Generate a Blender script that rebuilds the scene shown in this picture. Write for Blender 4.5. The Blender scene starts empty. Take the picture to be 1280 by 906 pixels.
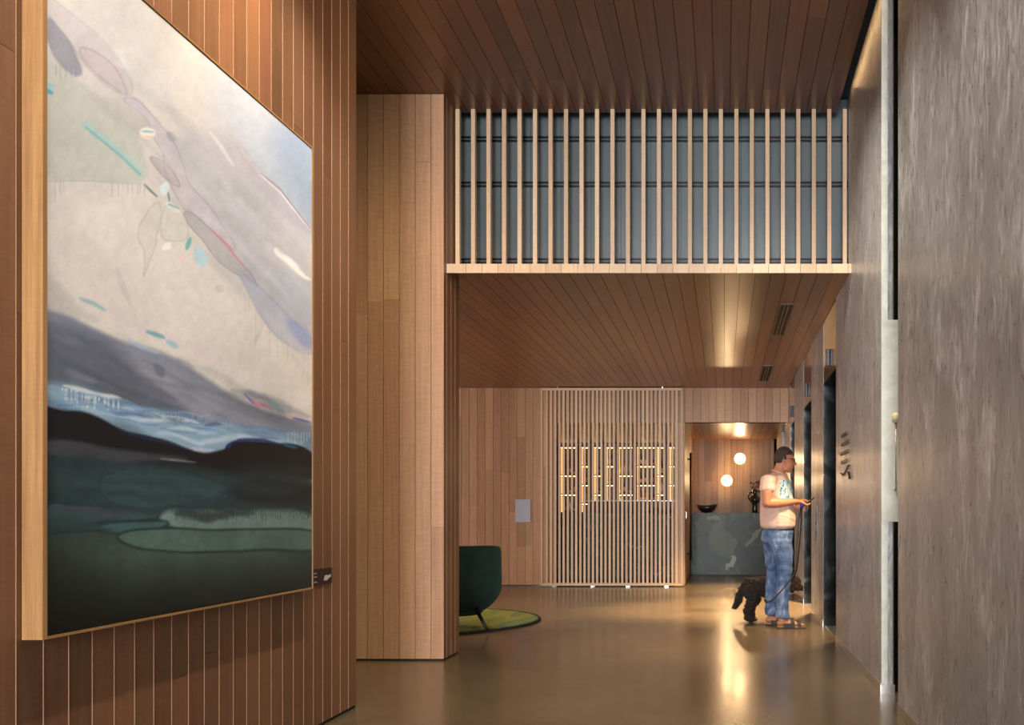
import bpy, bmesh, math, random
import numpy as np
from mathutils import Vector, Matrix
random.seed(7)
S = bpy.context.scene
C = S.collection

# ------------------------------------------------------------------ camera
F, VX, VY, H = 1244.4, 904.5, 638.5, 1.1      # focal in px of the 1280x906 frame, vanishing point, eye height
cd = bpy.data.cameras.new('camera'); cam = bpy.data.objects.new('camera', cd); C.objects.link(cam)
cam.location = (0, 0, H); cam.rotation_euler = (math.pi/2, 0, 0)
cd.sensor_fit = 'HORIZONTAL'; cd.sensor_width = 36; cd.lens = F/1280*36
cd.shift_x = (640-VX)/1280; cd.shift_y = (VY-453)/1280
cd.clip_start = 0.05; cd.clip_end = 200
S.camera = cam
S.view_settings.view_transform = 'Standard'; S.view_settings.look = 'None'
S.view_settings.gamma = 1; S.view_settings.use_curve_mapping = False
S.view_settings.exposure = 0.1
w = bpy.data.worlds.new('world'); S.world = w; w.use_nodes = True
w.node_tree.nodes['Background'].inputs[0].default_value = (0.75, 0.85, 1, 1)
w.node_tree.nodes['Background'].inputs[1].default_value = 0.5

def P(px, py, Y):
    """world point seen at pixel (px, py) at depth Y"""
    return Vector(((px-VX)*Y/F, Y, H+(VY-py)*Y/F))

def area(name, loc, target, sx, sy, energy, col, spread=None):
    l = bpy.data.lights.new(name, 'AREA'); l.shape = 'RECTANGLE'; l.size = sx; l.size_y = sy
    l.energy = energy; l.color = col
    if spread: l.spread = math.radians(spread)
    o = bpy.data.objects.new(name, l); C.objects.link(o); o.location = loc
    o.rotation_euler = (Vector(target)-Vector(loc)).to_track_quat('-Z', 'Y').to_euler()
    return o
def spot(name, loc, target, energy, col, angle=60, blend=.6, r=.04):
    l = bpy.data.lights.new(name, 'SPOT'); l.energy = energy; l.color = col
    l.spot_size = math.radians(angle); l.spot_blend = blend; l.shadow_soft_size = r
    o = bpy.data.objects.new(name, l); C.objects.link(o); o.location = loc
    o.rotation_euler = (Vector(target)-Vector(loc)).to_track_quat('-Z', 'Y').to_euler()
    return o
WARM = (1, .70, .40); WARM2 = (1, .60, .27); DAY = (.97, .97, 1)
# daylight from the street front behind the camera, and from the lounge windows on the far left
area('street_daylight', (-.5, -9.3, 2.2), (-.5, 6, 2.1), 2.6, 3.6, 1550, DAY)
spot('pier_fill', (-.15, 3.3, 4.13), (-2.5, 7.3, 1.9), 430, (1, .80, .60), 62, .9, .18)  # unseen fill, added so the whole pier front is lit
spot('pier_fill', (.45, 2.6, 4.13), (-2.3, 7.3, .9), 330, (1, .80, .60), 50, .9, .18)  # second added fill for the pier, lower aim
area('lounge_daylight', (-6.8, 11.2, 1.7), (0, 11.6, 1.2), 4.5, 2.2, 150, (1, .84, .80))
# ceiling spots in front of the painting wall (all above the frame edge)
for y in (2.2, 3.3, 4.4):
    spot('picture_spot', (-1.15, y, 4.15), (-2.05, y+.25, 1.9), 165, (1, .93, .84), 85, .8)
spot('wall_wash', (-1.3, 4.3, 4.15), (-2.05, 4.1, 3.5), 190, WARM2, 60, .9)
spot('entry_downlight', (-.2, 5.2, 4.15), (-.2, 5.5, 0), 120, WARM, 70, .9)
spot('entry_downlight', (-1.2, 5.6, 4.15), (-2.4, 7.4, 1.6), 60, WARM, 80, .9)
for y, ty in ((1.9, 2.3), (3.3, 3.9), (4.7, 5.2), (5.3, 6.9), (5.75, 7.4)):
    spot('right_wall_fill', (-.05, y, 4.14), (.95, ty, 1.6), 130, (1, .92, .82), 80, .9, .08)  # unseen fill spots added to brighten the right-hand plaster
spot('lobby_spot', (.0, 10.6, 2.87), (.15, 10.9, 0), 150, WARM, 70, .9, .06)
# cove strip beside the right wall
area('cove_strip', (.888, 3.8, 4.25), (.95, 3.8, 4.10), .02, 7.2, 4, WARM2).rotation_euler = (0, -.42, 0)
# lift recess downlights
for y, e in ((8.72, 260), (11.3, 1500), (13.75, 800)):
    spot('lift_downlight', (1.12, y, 2.28), (.55, y-.1, 0), e, WARM, 78, .6, .05)
spot('lobby_spot', (-.1, 8.1, 2.87), (.45, 9.3, .9), 34, (1, .8, .58), 60, .8, .05)
spot('lounge_spot', (-2.6, 10.9, 2.87), (-2.3, 11.0, 0), 190, WARM, 75, .8, .05)
spot('lounge_spot', (-1.2, 12.6, 2.87), (-1.0, 13.4, 0), 60, WARM, 75, .8, .05)

# ------------------------------------------------------------------ helpers
def s2l(c):
    c = c/255.0
    return c/12.92 if c <= .04045 else ((c+.055)/1.055)**2.4
def rgb(r, g, b): return (s2l(r), s2l(g), s2l(b), 1)

def link(o, parent=None):
    C.objects.link(o)
    if parent: o.parent = parent
    return o
def root_of(o):
    while o.parent: o = o.parent
    return o
def obj(name, bm, mats, parent=None, origin=None, smooth=False):
    """one mesh object; bm holds world coordinates"""
    if parent is not None: org = root_of(parent).location.copy()
    else: org = Vector(origin) if origin is not None else Vector((0, 0, 0))
    bm.transform(Matrix.Translation(-org))
    me = bpy.data.meshes.new(name); bm.to_mesh(me); bm.free()
    if not isinstance(mats, (list, tuple)): mats = [mats]
    for m in mats: me.materials.append(m)
    if smooth:
        for p in me.polygons: p.use_smooth = True
    o = bpy.data.objects.new(name, me)
    link(o, parent)
    if parent is None: o.location = org
    return o
def tag(o, label, cat, group=None, kind=None):
    o['label'] = label; o['category'] = cat
    if group: o['group'] = group
    if kind: o['kind'] = kind
    return o
def thing(name, loc, label, cat, group=None):
    o = bpy.data.objects.new(name, None); C.objects.link(o); o.location = loc; o.empty_display_size = .1
    return tag(o, label, cat, group)
def struct(o): o['kind'] = 'structure'; return o
def dup(root, loc, label=None, rotz=0):
    r = root.copy(); C.objects.link(r); r.location = loc; r.rotation_euler = (0, 0, rotz)
    if label: r['label'] = label
    for ch in list(root.children):
        c = ch.copy(); C.objects.link(c); c.parent = r
        for g in ch.children:
            d = g.copy(); C.objects.link(d); d.parent = c
    return r

def box(bm, x0, x1, y0, y1, z0, z1, mi=0, bev=0):
    r = bmesh.ops.create_cube(bm, size=1)
    vs = r['verts']
    for v in vs:
        v.co = Vector(((x0+x1)/2+v.co.x*(x1-x0), (y0+y1)/2+v.co.y*(y1-y0), (z0+z1)/2+v.co.z*(z1-z0)))
    fs = {f for v in vs for f in v.link_faces}
    for f in fs: f.material_index = mi
    if bev:
        es = {e for v in vs for e in v.link_edges}
        bmesh.ops.bevel(bm, geom=list(es), offset=bev, segments=2, affect='EDGES', profile=.5)
    return vs
def B(): return bmesh.new()
def boxobj(name, dims, mat, parent=None, bev=0, origin=None):
    bm = B(); box(bm, *dims, bev=bev)
    return obj(name, bm, mat, parent, origin)
def tube(bm, pts, r, seg=8, caps=True, mi=0):
    """swept tube along points; r is a number or a list"""
    pts = [Vector(p) for p in pts]; n = len(pts)
    rs = r if isinstance(r, (list, tuple)) else [r]*n
    rings = []
    up = Vector((0, 0, 1))
    t0 = (pts[1]-pts[0]).normalized()
    a = t0.cross(up)
    if a.length < 1e-3: a = t0.cross(Vector((1, 0, 0)))
    a.normalize()
    for i, p in enumerate(pts):
        t = (pts[min(i+1, n-1)]-pts[max(i-1, 0)]).normalized()
        a = (a-t*a.dot(t)).normalized(); b = t.cross(a)
        rings.append([bm.verts.new(p+(a*math.cos(2*math.pi*k/seg)+b*math.sin(2*math.pi*k/seg))*rs[i]) for k in range(seg)])
    for i in range(n-1):
        for k in range(seg):
            f = bm.faces.new((rings[i][k], rings[i][(k+1) % seg], rings[i+1][(k+1) % seg], rings[i+1][k])); f.material_index = mi; f.smooth = True
    if caps:
        bm.faces.new(rings[0][::-1]).material_index = mi; bm.faces.new(rings[-1]).material_index = mi
def lathe(bm, c, prof, seg=24, mi=0, cap=True):
    """prof: list of (r, z) from bottom to top, round c"""
    rings = []
    for r, z in prof:
        rings.append([bm.verts.new((c[0]+r*math.cos(2*math.pi*k/seg), c[1]+r*math.sin(2*math.pi*k/seg), c[2]+z)) for k in range(seg)])
    for i in range(len(prof)-1):
        for k in range(seg):
            f = bm.faces.new((rings[i][k], rings[i][(k+1) % seg], rings[i+1][(k+1) % seg], rings[i+1][k])); f.material_index = mi; f.smooth = True
    if prof[0][0] > 1e-4: bm.faces.new(rings[0][::-1]).material_index = mi
    if cap and prof[-1][0] > 1e-4: bm.faces.new(rings[-1]).material_index = mi

# ------------------------------------------------------------------ materials
class MT:
    def __init__(s, name):
        s.m = bpy.data.materials.new(name); s.m.use_nodes = True
        s.t = s.m.node_tree; s.n = s.t.nodes; s.p = s.n['Principled BSDF']
    def node(s, typ, **kw):
        n = s.n.new(typ)
        for k, v in kw.items():
            if k.startswith('_'): setattr(n, k[1:], v)
            else:
                key = int(k[1:]) if k[0] == 'i' and k[1:].isdigit() else k.replace('__', ' ')
                n.inputs[key].default_value = v
        return n
    def l(s, a, b): s.t.links.new(a, b)
    def noise(s, vec, scale, detail=3, rough=.5, dist=0):
        n = s.node('ShaderNodeTexNoise', Scale=scale, Detail=detail, Roughness=rough, Distortion=dist)
        if vec is not None: s.l(vec, n.inputs['Vector'])
        return n.outputs['Fac']
    def mapping(s, vec, scale, loc=(0, 0, 0)):
        n = s.node('ShaderNodeMapping'); n.inputs['Scale'].default_value = scale; n.inputs['Location'].default_value = loc
        s.l(vec, n.inputs['Vector']); return n.outputs[0]
    def ramp(s, fac, stops):
        n = s.node('ShaderNodeValToRGB'); e = n.color_ramp.elements
        while len(e) < len(stops): e.new(.5)
        for i, (p, c) in enumerate(stops):
            e[i].position = p; e[i].color = c
        s.l(fac, n.inputs[0]); return n.outputs[0]
    def mix(s, fac, a, b, mode='MIX'):
        n = s.node('ShaderNodeMix', _data_type='RGBA', _blend_type=mode)
        for sock, v in ((n.inputs['Factor'], fac), (n.inputs['A'], a), (n.inputs['B'], b)):
            if hasattr(v, 'links'): s.l(v, sock)
            else: sock.default_value = v
        # RGBA sockets share names with float ones
        return n
    def rgbmix(s, fac, a, b, mode='MIX'):
        n = s.n.new('ShaderNodeMix'); n.data_type = 'RGBA'; n.blend_type = mode
        for sock, v in ((n.inputs[0], fac), (n.inputs[6], a), (n.inputs[7], b)):
            if isinstance(v, bpy.types.NodeSocket): s.l(v, sock)
            else: sock.default_value = v
        return n.outputs[2]
    def math(s, op, a, b=0.0, c=None):
        n = s.n.new('ShaderNodeMath'); n.operation = op
        for i, v in enumerate((a, b) if c is None else (a, b, c)):
            if isinstance(v, bpy.types.NodeSocket): s.l(v, n.inputs[i])
            else: n.inputs[i].default_value = v
        return n.outputs[0]
    def bump(s, h, strength=.2, dist=.01):
        n = s.node('ShaderNodeBump', Strength=strength, Distance=dist); s.l(h, n.inputs['Height']); s.l(n.outputs[0], s.p.inputs['Normal'])
    def base(s, v):
        if isinstance(v, bpy.types.NodeSocket): s.l(v, s.p.inputs['Base Color'])
        else: s.p.inputs['Base Color'].default_value = v
    def set(s, **kw):
        for k, v in kw.items():
            i = s.p.inputs[k.replace('__', ' ')]
            if isinstance(v, bpy.types.NodeSocket): s.l(v, i)
            else: i.default_value = v
        return s.m
def simple(name, col, rough=.5, metal=0, noise=0, nscale=40, **kw):
    m = MT(name)
    if noise:
        tc = m.node('ShaderNodeTexCoord').outputs['Object']
        f = m.noise(tc, nscale, 4)
        d = tuple(c*(1-noise) for c in col[:3])+(1,); u = tuple(min(1, c*(1+noise)) for c in col[:3])+(1,)
        m.base(m.ramp(f, [(.3, d), (.7, u)])); m.bump(f, .15, .004)
    else: m.base(col)
    return m.set(Roughness=rough, Metallic=metal, **kw)

def wood(name, dark, light, rough=.36, coat=0.0, fleck=1.0):
    m = MT(name)
    uv = m.node('ShaderNodeUVMap', _uv_map='UVMap').outputs[0]
    at = m.node('ShaderNodeAttribute', _attribute_name='tint'); tint = at.outputs['Color']
    sep = m.node('ShaderNodeSeparateColor'); m.l(tint, sep.inputs[0])
    g1 = m.noise(m.mapping(uv, (55, 1.1, 1)), 1, 5, .6, .3)
    g2 = m.noise(m.mapping(uv, (420, 9, 1)), 1, 3, .6)
    fl = m.noise(m.mapping(uv, (9, 85, 1)), 1, 3, .6, .8)
    f = m.math('MULTIPLY_ADD', g1, .6, m.math('MULTIPLY', sep.outputs[0], .3))
    col = m.ramp(f, [(.15, dark), (.75, light)])
    pores = m.ramp(g2, [(.34, (.72, .66, .6, 1)), (.5, (1, 1, 1, 1))])
    col = m.rgbmix(.55, col, pores, 'MULTIPLY')
    flc = m.ramp(fl, [(.35, (.88, .86, .84, 1)), (.65, (1.08, 1.07, 1.05, 1))])
    col = m.rgbmix(.7*fleck, col, flc, 'MULTIPLY')
    hs = m.node('ShaderNodeHueSaturation'); m.l(col, hs.inputs['Color'])
    m.l(m.math('MULTIPLY_ADD', sep.outputs[1], .012, .497), hs.inputs['Hue'])
    m.l(m.math('MULTIPLY_ADD', sep.outputs[2], .14, .95), hs.inputs['Value'])
    m.base(hs.outputs[0])
    m.bump(m.math('MULTIPLY_ADD', g2, .5, fl), .08, .002)
    m.set(Roughness=m.math('MULTIPLY_ADD', fl, .12, rough-.06))
    if coat: m.set(Coat__Weight=coat, Coat__Roughness=.2)
    return m.m
W_WALL = wood('timber_lining', rgb(160, 118, 88), rgb(212, 170, 132), .45)
W_DARK = wood('stained_timber_lining', rgb(98, 66, 44), rgb(140, 98, 70), .44)
W_CEIL = wood('timber_ceiling_lining', rgb(94, 54, 28), rgb(142, 86, 48), .32, .15)
W_NICHE = wood('smoked_timber_lining', rgb(84, 62, 46), rgb(156, 124, 96), .5)
W_OAK = wood('oak', rgb(112, 70, 34), rgb(218, 172, 110), .45, 0, .4)
W_SLAT = wood('pale_slat_timber', rgb(196, 162, 128), rgb(232, 202, 168), .45, 0, .5)
EDGE_GLINT = simple('board_edge_glint', rgb(160, 118, 86), .5)  # pale colour imitates light caught by the board edges
GAP = simple('shadow_gap', (.012, .008, .006, 1), .8)
BLACK = simple('black_metal', (.012, .012, .013, 1), .35, .6)
BLACKMATT = simple('black_matt', (.01, .01, .01, 1), .7)

def plaster():
    m = MT('polished_plaster')
    tc = m.node('ShaderNodeTexCoord').outputs['Object']
    a = m.noise(m.mapping(tc, (1.6, 1.6, .8)), 1.2, 5, .6, 1.5)
    b = m.noise(m.mapping(tc, (11, 11, 3.2)), 1.5, 4, .6, 2.6)
    c = m.noise(m.mapping(tc, (40, 40, 7)), 1, 3, .5, 1.5)
    f = m.math('ADD', m.math('MULTIPLY', a, .42), m.math('ADD', m.math('MULTIPLY', b, .50), m.math('MULTIPLY', c, .08)))
    m.base(m.ramp(f, [(.38, rgb(140, 137, 134)), (.52, rgb(166, 163, 160)), (.64, rgb(214, 212, 210))]))
    m.bump(f, .12, .006)
    m.set(Roughness=m.ramp(b, [(.35, (.26, .26, .26, 1)), (.65, (.42, .42, .42, 1))]), Metallic=.1)
    return m.m
PLASTER = plaster()
def pale_plaster():
    m = MT('pale_plaster'); tc = m.node('ShaderNodeTexCoord').outputs['Object']
    a = m.noise(tc, 7, 5, .6, 1)
    m.base(m.ramp(a, [(.3, rgb(176, 178, 162)), (.7, rgb(212, 212, 198))])); m.bump(a, .1, .004)
    return m.set(Roughness=.45)
PALE = pale_plaster()
def steel(name, col, rough, wav):
    m = MT(name); tc = m.node('ShaderNodeTexCoord').outputs['Object']
    a = m.noise(m.mapping(tc, (1, 1, 1.3)), 2.2, 2, .5, .6)
    b = m.noise(m.mapping(tc, (200, 200, 2)), 1, 3)
    m.bump(m.math('MULTIPLY_ADD', b, .004, a), wav, .08)
    m.base(col)
    return m.set(Roughness=rough, Metallic=1)
STEEL = steel('polished_dark_steel', (.055, .058, .058, 1), .16, .12)
BRUSHED = steel('brushed_steel_trim', (.62, .6, .57, 1), .3, .05)
BRONZE = steel('bronze_mirror', (.30, .20, .13, 1), .1, .05)
DARKMIRROR = steel('dark_mirror_glass', (.06, .045, .032, 1), .1, .0)

def concrete():
    m = MT('polished_concrete'); tc = m.node('ShaderNodeTexCoord').outputs['Object']
    a = m.noise(tc, .9, 5, .6, .6)
    b = m.noise(tc, 75, 3, .6)
    c = m.noise(tc, 170, 2, .5)
    base = m.ramp(a, [(.3, rgb(92, 78, 58)), (.7, rgb(122, 106, 80))])
    sp = m.ramp(b, [(.36, (.3, .28, .25, 1)), (.45, (1, 1, 1, 1)), (.58, (1, 1, 1, 1)), (.68, (1.5, 1.45, 1.3, 1))])
    col = m.rgbmix(.8, base, sp, 'MULTIPLY')
    sp2 = m.ramp(c, [(.3, (.7, .68, .65, 1)), (.5, (1, 1, 1, 1))])
    col = m.rgbmix(.6, col, sp2, 'MULTIPLY')
    # saw-cut joints
    sx = m.node('ShaderNodeSeparateXYZ'); m.l(tc, sx.inputs[0])
    jm = None
    for ax, v in ((0, -2.04), (0, -4.6), (0, -.0+.52+3), (1, 10.12), (1, 6.62), (1, 3.1), (1, 13.6)):
        d = m.math('ABSOLUTE', m.math('SUBTRACT', sx.outputs[ax], v))
        k = m.math('LESS_THAN', d, .0028)
        jm = k if jm is None else m.math('MAXIMUM', jm, k)
    col = m.rgbmix(m.math('MULTIPLY', jm, .6), col, (.03, .022, .015, 1))
    m.base(col)
    m.bump(b, .02, .002)
    m.set(Roughness=m.ramp(a, [(.3, (.2, .2, .2, 1)), (.7, (.27, .27, .27, 1))]))
    return m.m
CONC = concrete()
def stone(patches=None):
    m = MT('green_stone'); tc = m.node('ShaderNodeTexCoord').outputs['Object']
    wv = m.noise(tc, 1.6, 5, .6, 2.2)
    v = m.node('ShaderNodeTexVoronoi', _feature='DISTANCE_TO_EDGE', Scale=1.5)
    nn = m.node('ShaderNodeTexNoise', Scale=1.7, Detail=4, Distortion=1.0); m.l(tc, nn.inputs['Vector'])
    vm = m.n.new('ShaderNodeVectorMath'); vm.operation = 'MULTIPLY_ADD'
    m.l(nn.outputs['Color'], vm.inputs[0]); vm.inputs[1].default_value = (1.3, 1.3, 1.3); m.l(tc, vm.inputs[2]); m.l(vm.outputs[0], v.inputs['Vector'])
    base = m.ramp(wv, [(.3, rgb(30, 40, 33)), (.46, rgb(50, 64, 54)), (.56, rgb(66, 82, 70)), (.6, rgb(104, 118, 104)), (.72, rgb(70, 88, 76))])
    edge = m.ramp(v.outputs['Distance'], [(0, (1, 1, 1, 1)), (.03, (0, 0, 0, 1))])
    msk = m.ramp(m.noise(tc, 1.1, 2), [(.5, (0, 0, 0, 1)), (.62, (1, 1, 1, 1))])
    e2 = m.rgbmix(1, edge, msk, 'MULTIPLY')
    col = m.rgbmix(e2, base, rgb(190, 190, 172))
    if patches:
        nz = m.node('ShaderNodeTexNoise', Scale=5, Detail=4, Distortion=.8); m.l(tc, nz.inputs['Vector'])
        vm2 = m.n.new('ShaderNodeVectorMath'); vm2.operation = 'MULTIPLY_ADD'; m.l(nz.outputs['Color'], vm2.inputs[0]); vm2.inputs[1].default_value = (.28, .28, .28); m.l(tc, vm2.inputs[2])
        sx = m.node('ShaderNodeSeparateXYZ'); m.l(vm2.outputs[0], sx.inputs[0])
        for cx, cz, ra, rb_, ang, c, al in patches:
            ca, sa = math.cos(ang), math.sin(ang)
            dx = m.math('SUBTRACT', sx.outputs[0], cx+.14); dz = m.math('SUBTRACT', sx.outputs[2], cz+.14)
            u = m.math('DIVIDE', m.math('ADD', m.math('MULTIPLY', dx, ca), m.math('MULTIPLY', dz, sa)), ra)
            v_ = m.math('DIVIDE', m.math('SUBTRACT', m.math('MULTIPLY', dz, ca), m.math('MULTIPLY', dx, sa)), rb_)
            r2 = m.math('ADD', m.math('MULTIPLY', u, u), m.math('MULTIPLY', v_, v_))
            mk_ = m.node('ShaderNodeMapRange'); m.l(r2, mk_.inputs[0]); mk_.inputs[1].default_value = 1.15; mk_.inputs[2].default_value = .85; mk_.inputs[4].default_value = al
            col = m.rgbmix(mk_.outputs[0], col, c)
    m.base(col)
    return m.set(Roughness=.4, Specular__IOR__Level=.3)
STONE = stone()
def dpt(px, py): p = P(px, py, 17.2); return p.x-.2, p.z
_d = [dpt(903, 676), dpt(912, 703), dpt(942, 672), dpt(880, 655), dpt(926, 655), dpt(893, 648), dpt(948, 700), dpt(925, 690)]
G1, G2, G3, GD = rgb(112, 126, 110), rgb(196, 196, 178), rgb(84, 100, 86), rgb(30, 38, 33)
DESK = stone([_d[6]+(.35, .3, .3, rgb(44, 58, 50), .9), _d[7]+(.25, .14, -.6, GD, .8), _d[0]+(.30, .20, -.9, G1, .85), _d[3]+(.2, .14, .5, G3, .8), _d[4]+(.28, .07, .5, GD, .8), _d[1]+(.16, .055, .95, G2, .9), _d[2]+(.17, .045, .75, rgb(150, 156, 136), .9), _d[5]+(.10, .04, .2, rgb(160, 166, 146), .7)])

# ------------------------------------------------------------------ board lining
def boards(name, O, U, V, Nn, Wd, L, mat, pw=.1165, gap=.004, th=.012, joint=(1.8, 3.4), off=0, parent=None, back=None):
    """tongue-and-groove lining: boards side by side along U, running along V, facing Nn"""
    O, U, V, Nn = Vector(O), Vector(U), Vector(V), Vector(Nn)
    bm = B(); uvl = bm.loops.layers.uv.new('UVMap'); cl = bm.loops.layers.float_color.new('tint')
    def bx(u0, u1, v0, v1, t, uo, vo):
        cs = [(u0, v0), (u1, v0), (u1, v1), (u0, v1)]
        top = [bm.verts.new(O+U*u+V*v) for u, v in cs]
        bot = [bm.verts.new(O+U*u+V*v-Nn*th) for u, v in cs]
        fl = [(top, cs)]
        for k in range(4):
            k2 = (k+1) % 4
            fl.append(([top[k2], top[k], bot[k], bot[k2]], [cs[k2], cs[k], cs[k], cs[k2]]))
        for vs, cc in fl:
            f = bm.faces.new(vs)
            for lp, (u, v) in zip(f.loops, cc):
                lp[uvl].uv = (u+uo, v+vo); lp[cl] = t
    u = -((-off) % pw) if off else 0
    while u < Wd-1e-4:
        u0 = max(0, u)+gap/2; u1 = min(Wd, u+pw)-gap/2
        if u1-u0 > .004:
            if back and u+pw < Wd:  # proud bead along each joint carries the painted edge light
                q = [O+U*(u+pw+a)+Nn*b for a, b in ((-gap*.42, -th), (-gap*.42, .0005), (-gap*.15, .0016), (gap*.15, .0016), (gap*.42, .0005), (gap*.42, -th))]
                lo = [bm.verts.new(p) for p in q]; hi = [bm.verts.new(p+V*L) for p in q]
                for k in range(5):
                    f = bm.faces.new((lo[k], lo[k+1], hi[k+1], hi[k])); f.material_index = 1; f.smooth = True
            v = 0; nxt = random.uniform(.3, joint[1])
            while v < L-1e-4:
                ve = min(L, nxt)
                if L-ve < .25: ve = L
                t = (random.random(), random.random(), random.random(), 1)
                bx(u0, u1, v+(.0008 if v > 0 else 0), ve-(.0008 if ve < L else 0), t, random.uniform(0, 50), random.uniform(0, 50))
                v = ve; nxt = v+random.uniform(*joint)
        u += pw
    f = bm.faces.new([bm.verts.new(O-Nn*th*.95+U*a+V*b) for a, b in ((0, 0), (Wd, 0), (Wd, L), (0, L))]); f.material_index = 1
    bmesh.ops.recalc_face_normals(bm, faces=[f])
    o = obj(name, bm, [mat, back or GAP], parent)
    return o
def slat(name, x0, x1, y0, y1, z0, z1, mat, parent, along='z', bev=.0015):
    """a single timber member with grain along its length"""
    bm = B(); box(bm, x0, x1, y0, y1, z0, z1)
    uvl = bm.loops.layers.uv.new('UVMap'); cl = bm.loops.layers.float_color.new('tint')
    t = (random.random(), random.random(), random.random(), 1); uo, vo = random.uniform(0, 50), random.uniform(0, 50)
    for f in bm.faces:
        for lp in f.loops:
            c = lp.vert.co
            if along == 'z': uv = (c.x+c.y, c.z)
            elif along == 'x': uv = (c.y+c.z, c.x)
            else: uv = (c.x+c.z, c.y)
            lp[uvl].uv = (uv[0]+uo, uv[1]+vo); lp[cl] = t
    return obj(name, bm, mat, parent)

# ------------------------------------------------------------------ geometry constants
XL, XR = -2.055, .95
ZU, ZL = 4.164, 2.895
YB = 14.55
# ------------------------------------------------------------------ shell
bm = B(); box(bm, -7.2, 2.2, -9.6, 19.6, -.1, 0); struct(obj('floor', bm, CONC))
struct(boards('ceiling', (-4.6, -9.6, ZU), (1, 0, 0), (0, 1, 0), (0, 0, -1), 5.475, 17.26, W_CEIL, pw=.118, off=.045, joint=(2.5, 4.5)))
o = boxobj('ceiling', (-4.6, .875, -9.6, 7.655, ZU+.013, ZU+.09), BLACKMATT); struct(o)
struct(boxobj('ceiling', (-4.8, 2.2, -9.6, 8.2, 4.33, 4.45), BLACKMATT))
struct(boards('ceiling', (-7, 7.4, ZL), (1, 0, 0), (0, 1, 0), (0, 0, -1), 7.95, YB-7.4, W_CEIL, pw=.118, off=.045, joint=(2.2, 3.6)))
struct(boxobj('ceiling', (-7, 2.2, 7.67, YB, ZL+.012, ZL+.03), BLACKMATT))
# left wall with the painting
struct(boards('wall_left', (XL, 5.571, .018), (0, -1, 0), (0, 0, 1), (1, 0, 0), 15.1, ZU-.018, W_DARK, gap=.0065, th=.005, joint=(2.4, 4), back=EDGE_GLINT))
struct(boxobj('wall_left', (XL-.2, XL-.006, -9.6, 5.571, 0, ZU), GAP))
# pier in front of the lounge
PX0 = -4.6
struct(boards('wall_front', (XL, 7.312, .014), (-1, 0, 0), (0, 0, 1), (0, -1, 0), XL-PX0, ZU-.018, W_WALL, off=.094, joint=(2.6, 4.1)))
struct(boards('wall_front', (XL, 7.737, .014), (0, -1, 0), (0, 0, 1), (1, 0, 0), .425, ZU-.014, W_DARK, gap=.005, th=.005, joint=(3, 4.1), back=EDGE_GLINT))
struct(boxobj('wall_front', (PX0, XL-.0125, 7.3245, 7.737, 0, ZU), GAP))
struct(boxobj('wall_left', (PX0-.1, PX0, -9.6, 7.75, 0, ZU+.1), W_WALL))
struct(boxobj('wall_left', (-7.1, -7.0, 7.7, 19.6, 0, 3), simple('lounge_paint', rgb(150, 130, 115), .7)))
struct(boxobj('wall_front', (-7, PX0, 7.65, 7.75, 0, 3), BLACKMATT))
# rear wall of the lounge (openings: bar, passage to the desk)
BX0, BX1, NX0, NX1 = -2.46, -.72, -.57, .95
ZO = 2.383
struct(boards('wall_back', (-7, YB, .02), (1, 0, 0), (0, 0, 1), (0, -1, 0), BX0+7, ZL-.02, W_WALL, off=.02, joint=(1.2, 2.8)))
struct(boards('wall_back', (BX0, YB, ZO), (1, 0, 0), (0, 0, 1), (0, -1, 0), NX1-BX0+.35, ZL-ZO, W_WALL, off=.03, joint=(3, 4)))
struct(boards('wall_back', (BX1, YB, .02), (1, 0, 0), (0, 0, 1), (0, -1, 0), NX0-BX1, ZO-.02, W_WALL, off=.0, joint=(3, 4)))
struct(boxobj('wall_back', (-7, BX0, YB+.0125, YB+.15, 0, ZL), GAP))
struct(boxobj('wall_back', (BX0, 1.6, YB+.0125, YB+.15, ZO+.012, ZL), GAP))
struct(boxobj('baseboard_back', (-7, BX0-.02, YB-.012, YB+.012, 0, .012), BRUSHED))
# partition between bar and passage, golden timber reveal facing the passage
struct(boards('wall_left', (NX0, YB, .02), (0, 1, 0), (0, 0, 1), (1, 0, 0), 3.3, ZO-.02, W_WALL, joint=(3, 4)))
struct(boxobj('wall_left', (BX1, NX0-.0125, YB+.0125, 17.9, 0, ZO), W_WALL))
# ceilings of bar and passage
struct(boards('ceiling', (NX0, YB, ZO), (1, 0, 0), (0, 1, 0), (0, 0, -1), 1.9, 3.35, W_CEIL, joint=(3, 4)))
struct(boards('ceiling', (-5, YB+.02, ZO), (1, 0, 0), (0, 1, 0), (0, 0, -1), 5+BX1, 4.58, W_CEIL, joint=(2, 4)))
struct(boxobj('ceiling', (-5.1, 2.2, YB+.15, 19.4, ZO+.013, ZO+.1), BLACKMATT))
# passage end wall, bar walls
struct(boards('wall_back', (NX0, 17.8, .0), (1, 0, 0), (0, 0, 1), (0, -1, 0), 1.9, ZO, W_NICHE, joint=(3, 4)))
struct(boxobj('wall_back', (-5, BX1, 19.3, 19.4, 0, ZO), simple('bar_back_paint', rgb(70, 48, 34), .6)))
struct(boxobj('wall_left', (-5.1, -5, YB+.15, 19.4, 0, ZO), simple('bar_side_paint', rgb(90, 60, 40), .6)))
struct(boxobj('wall_right', (1.45, 1.55, 6, 19.4, 0, 3), simple('shaft_paint', rgb(60, 60, 60), .7)))
struct(boxobj('wall_back', (.9, 1.6, 17.8, 17.9, 0, 2.5), BLACKMATT))

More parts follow.
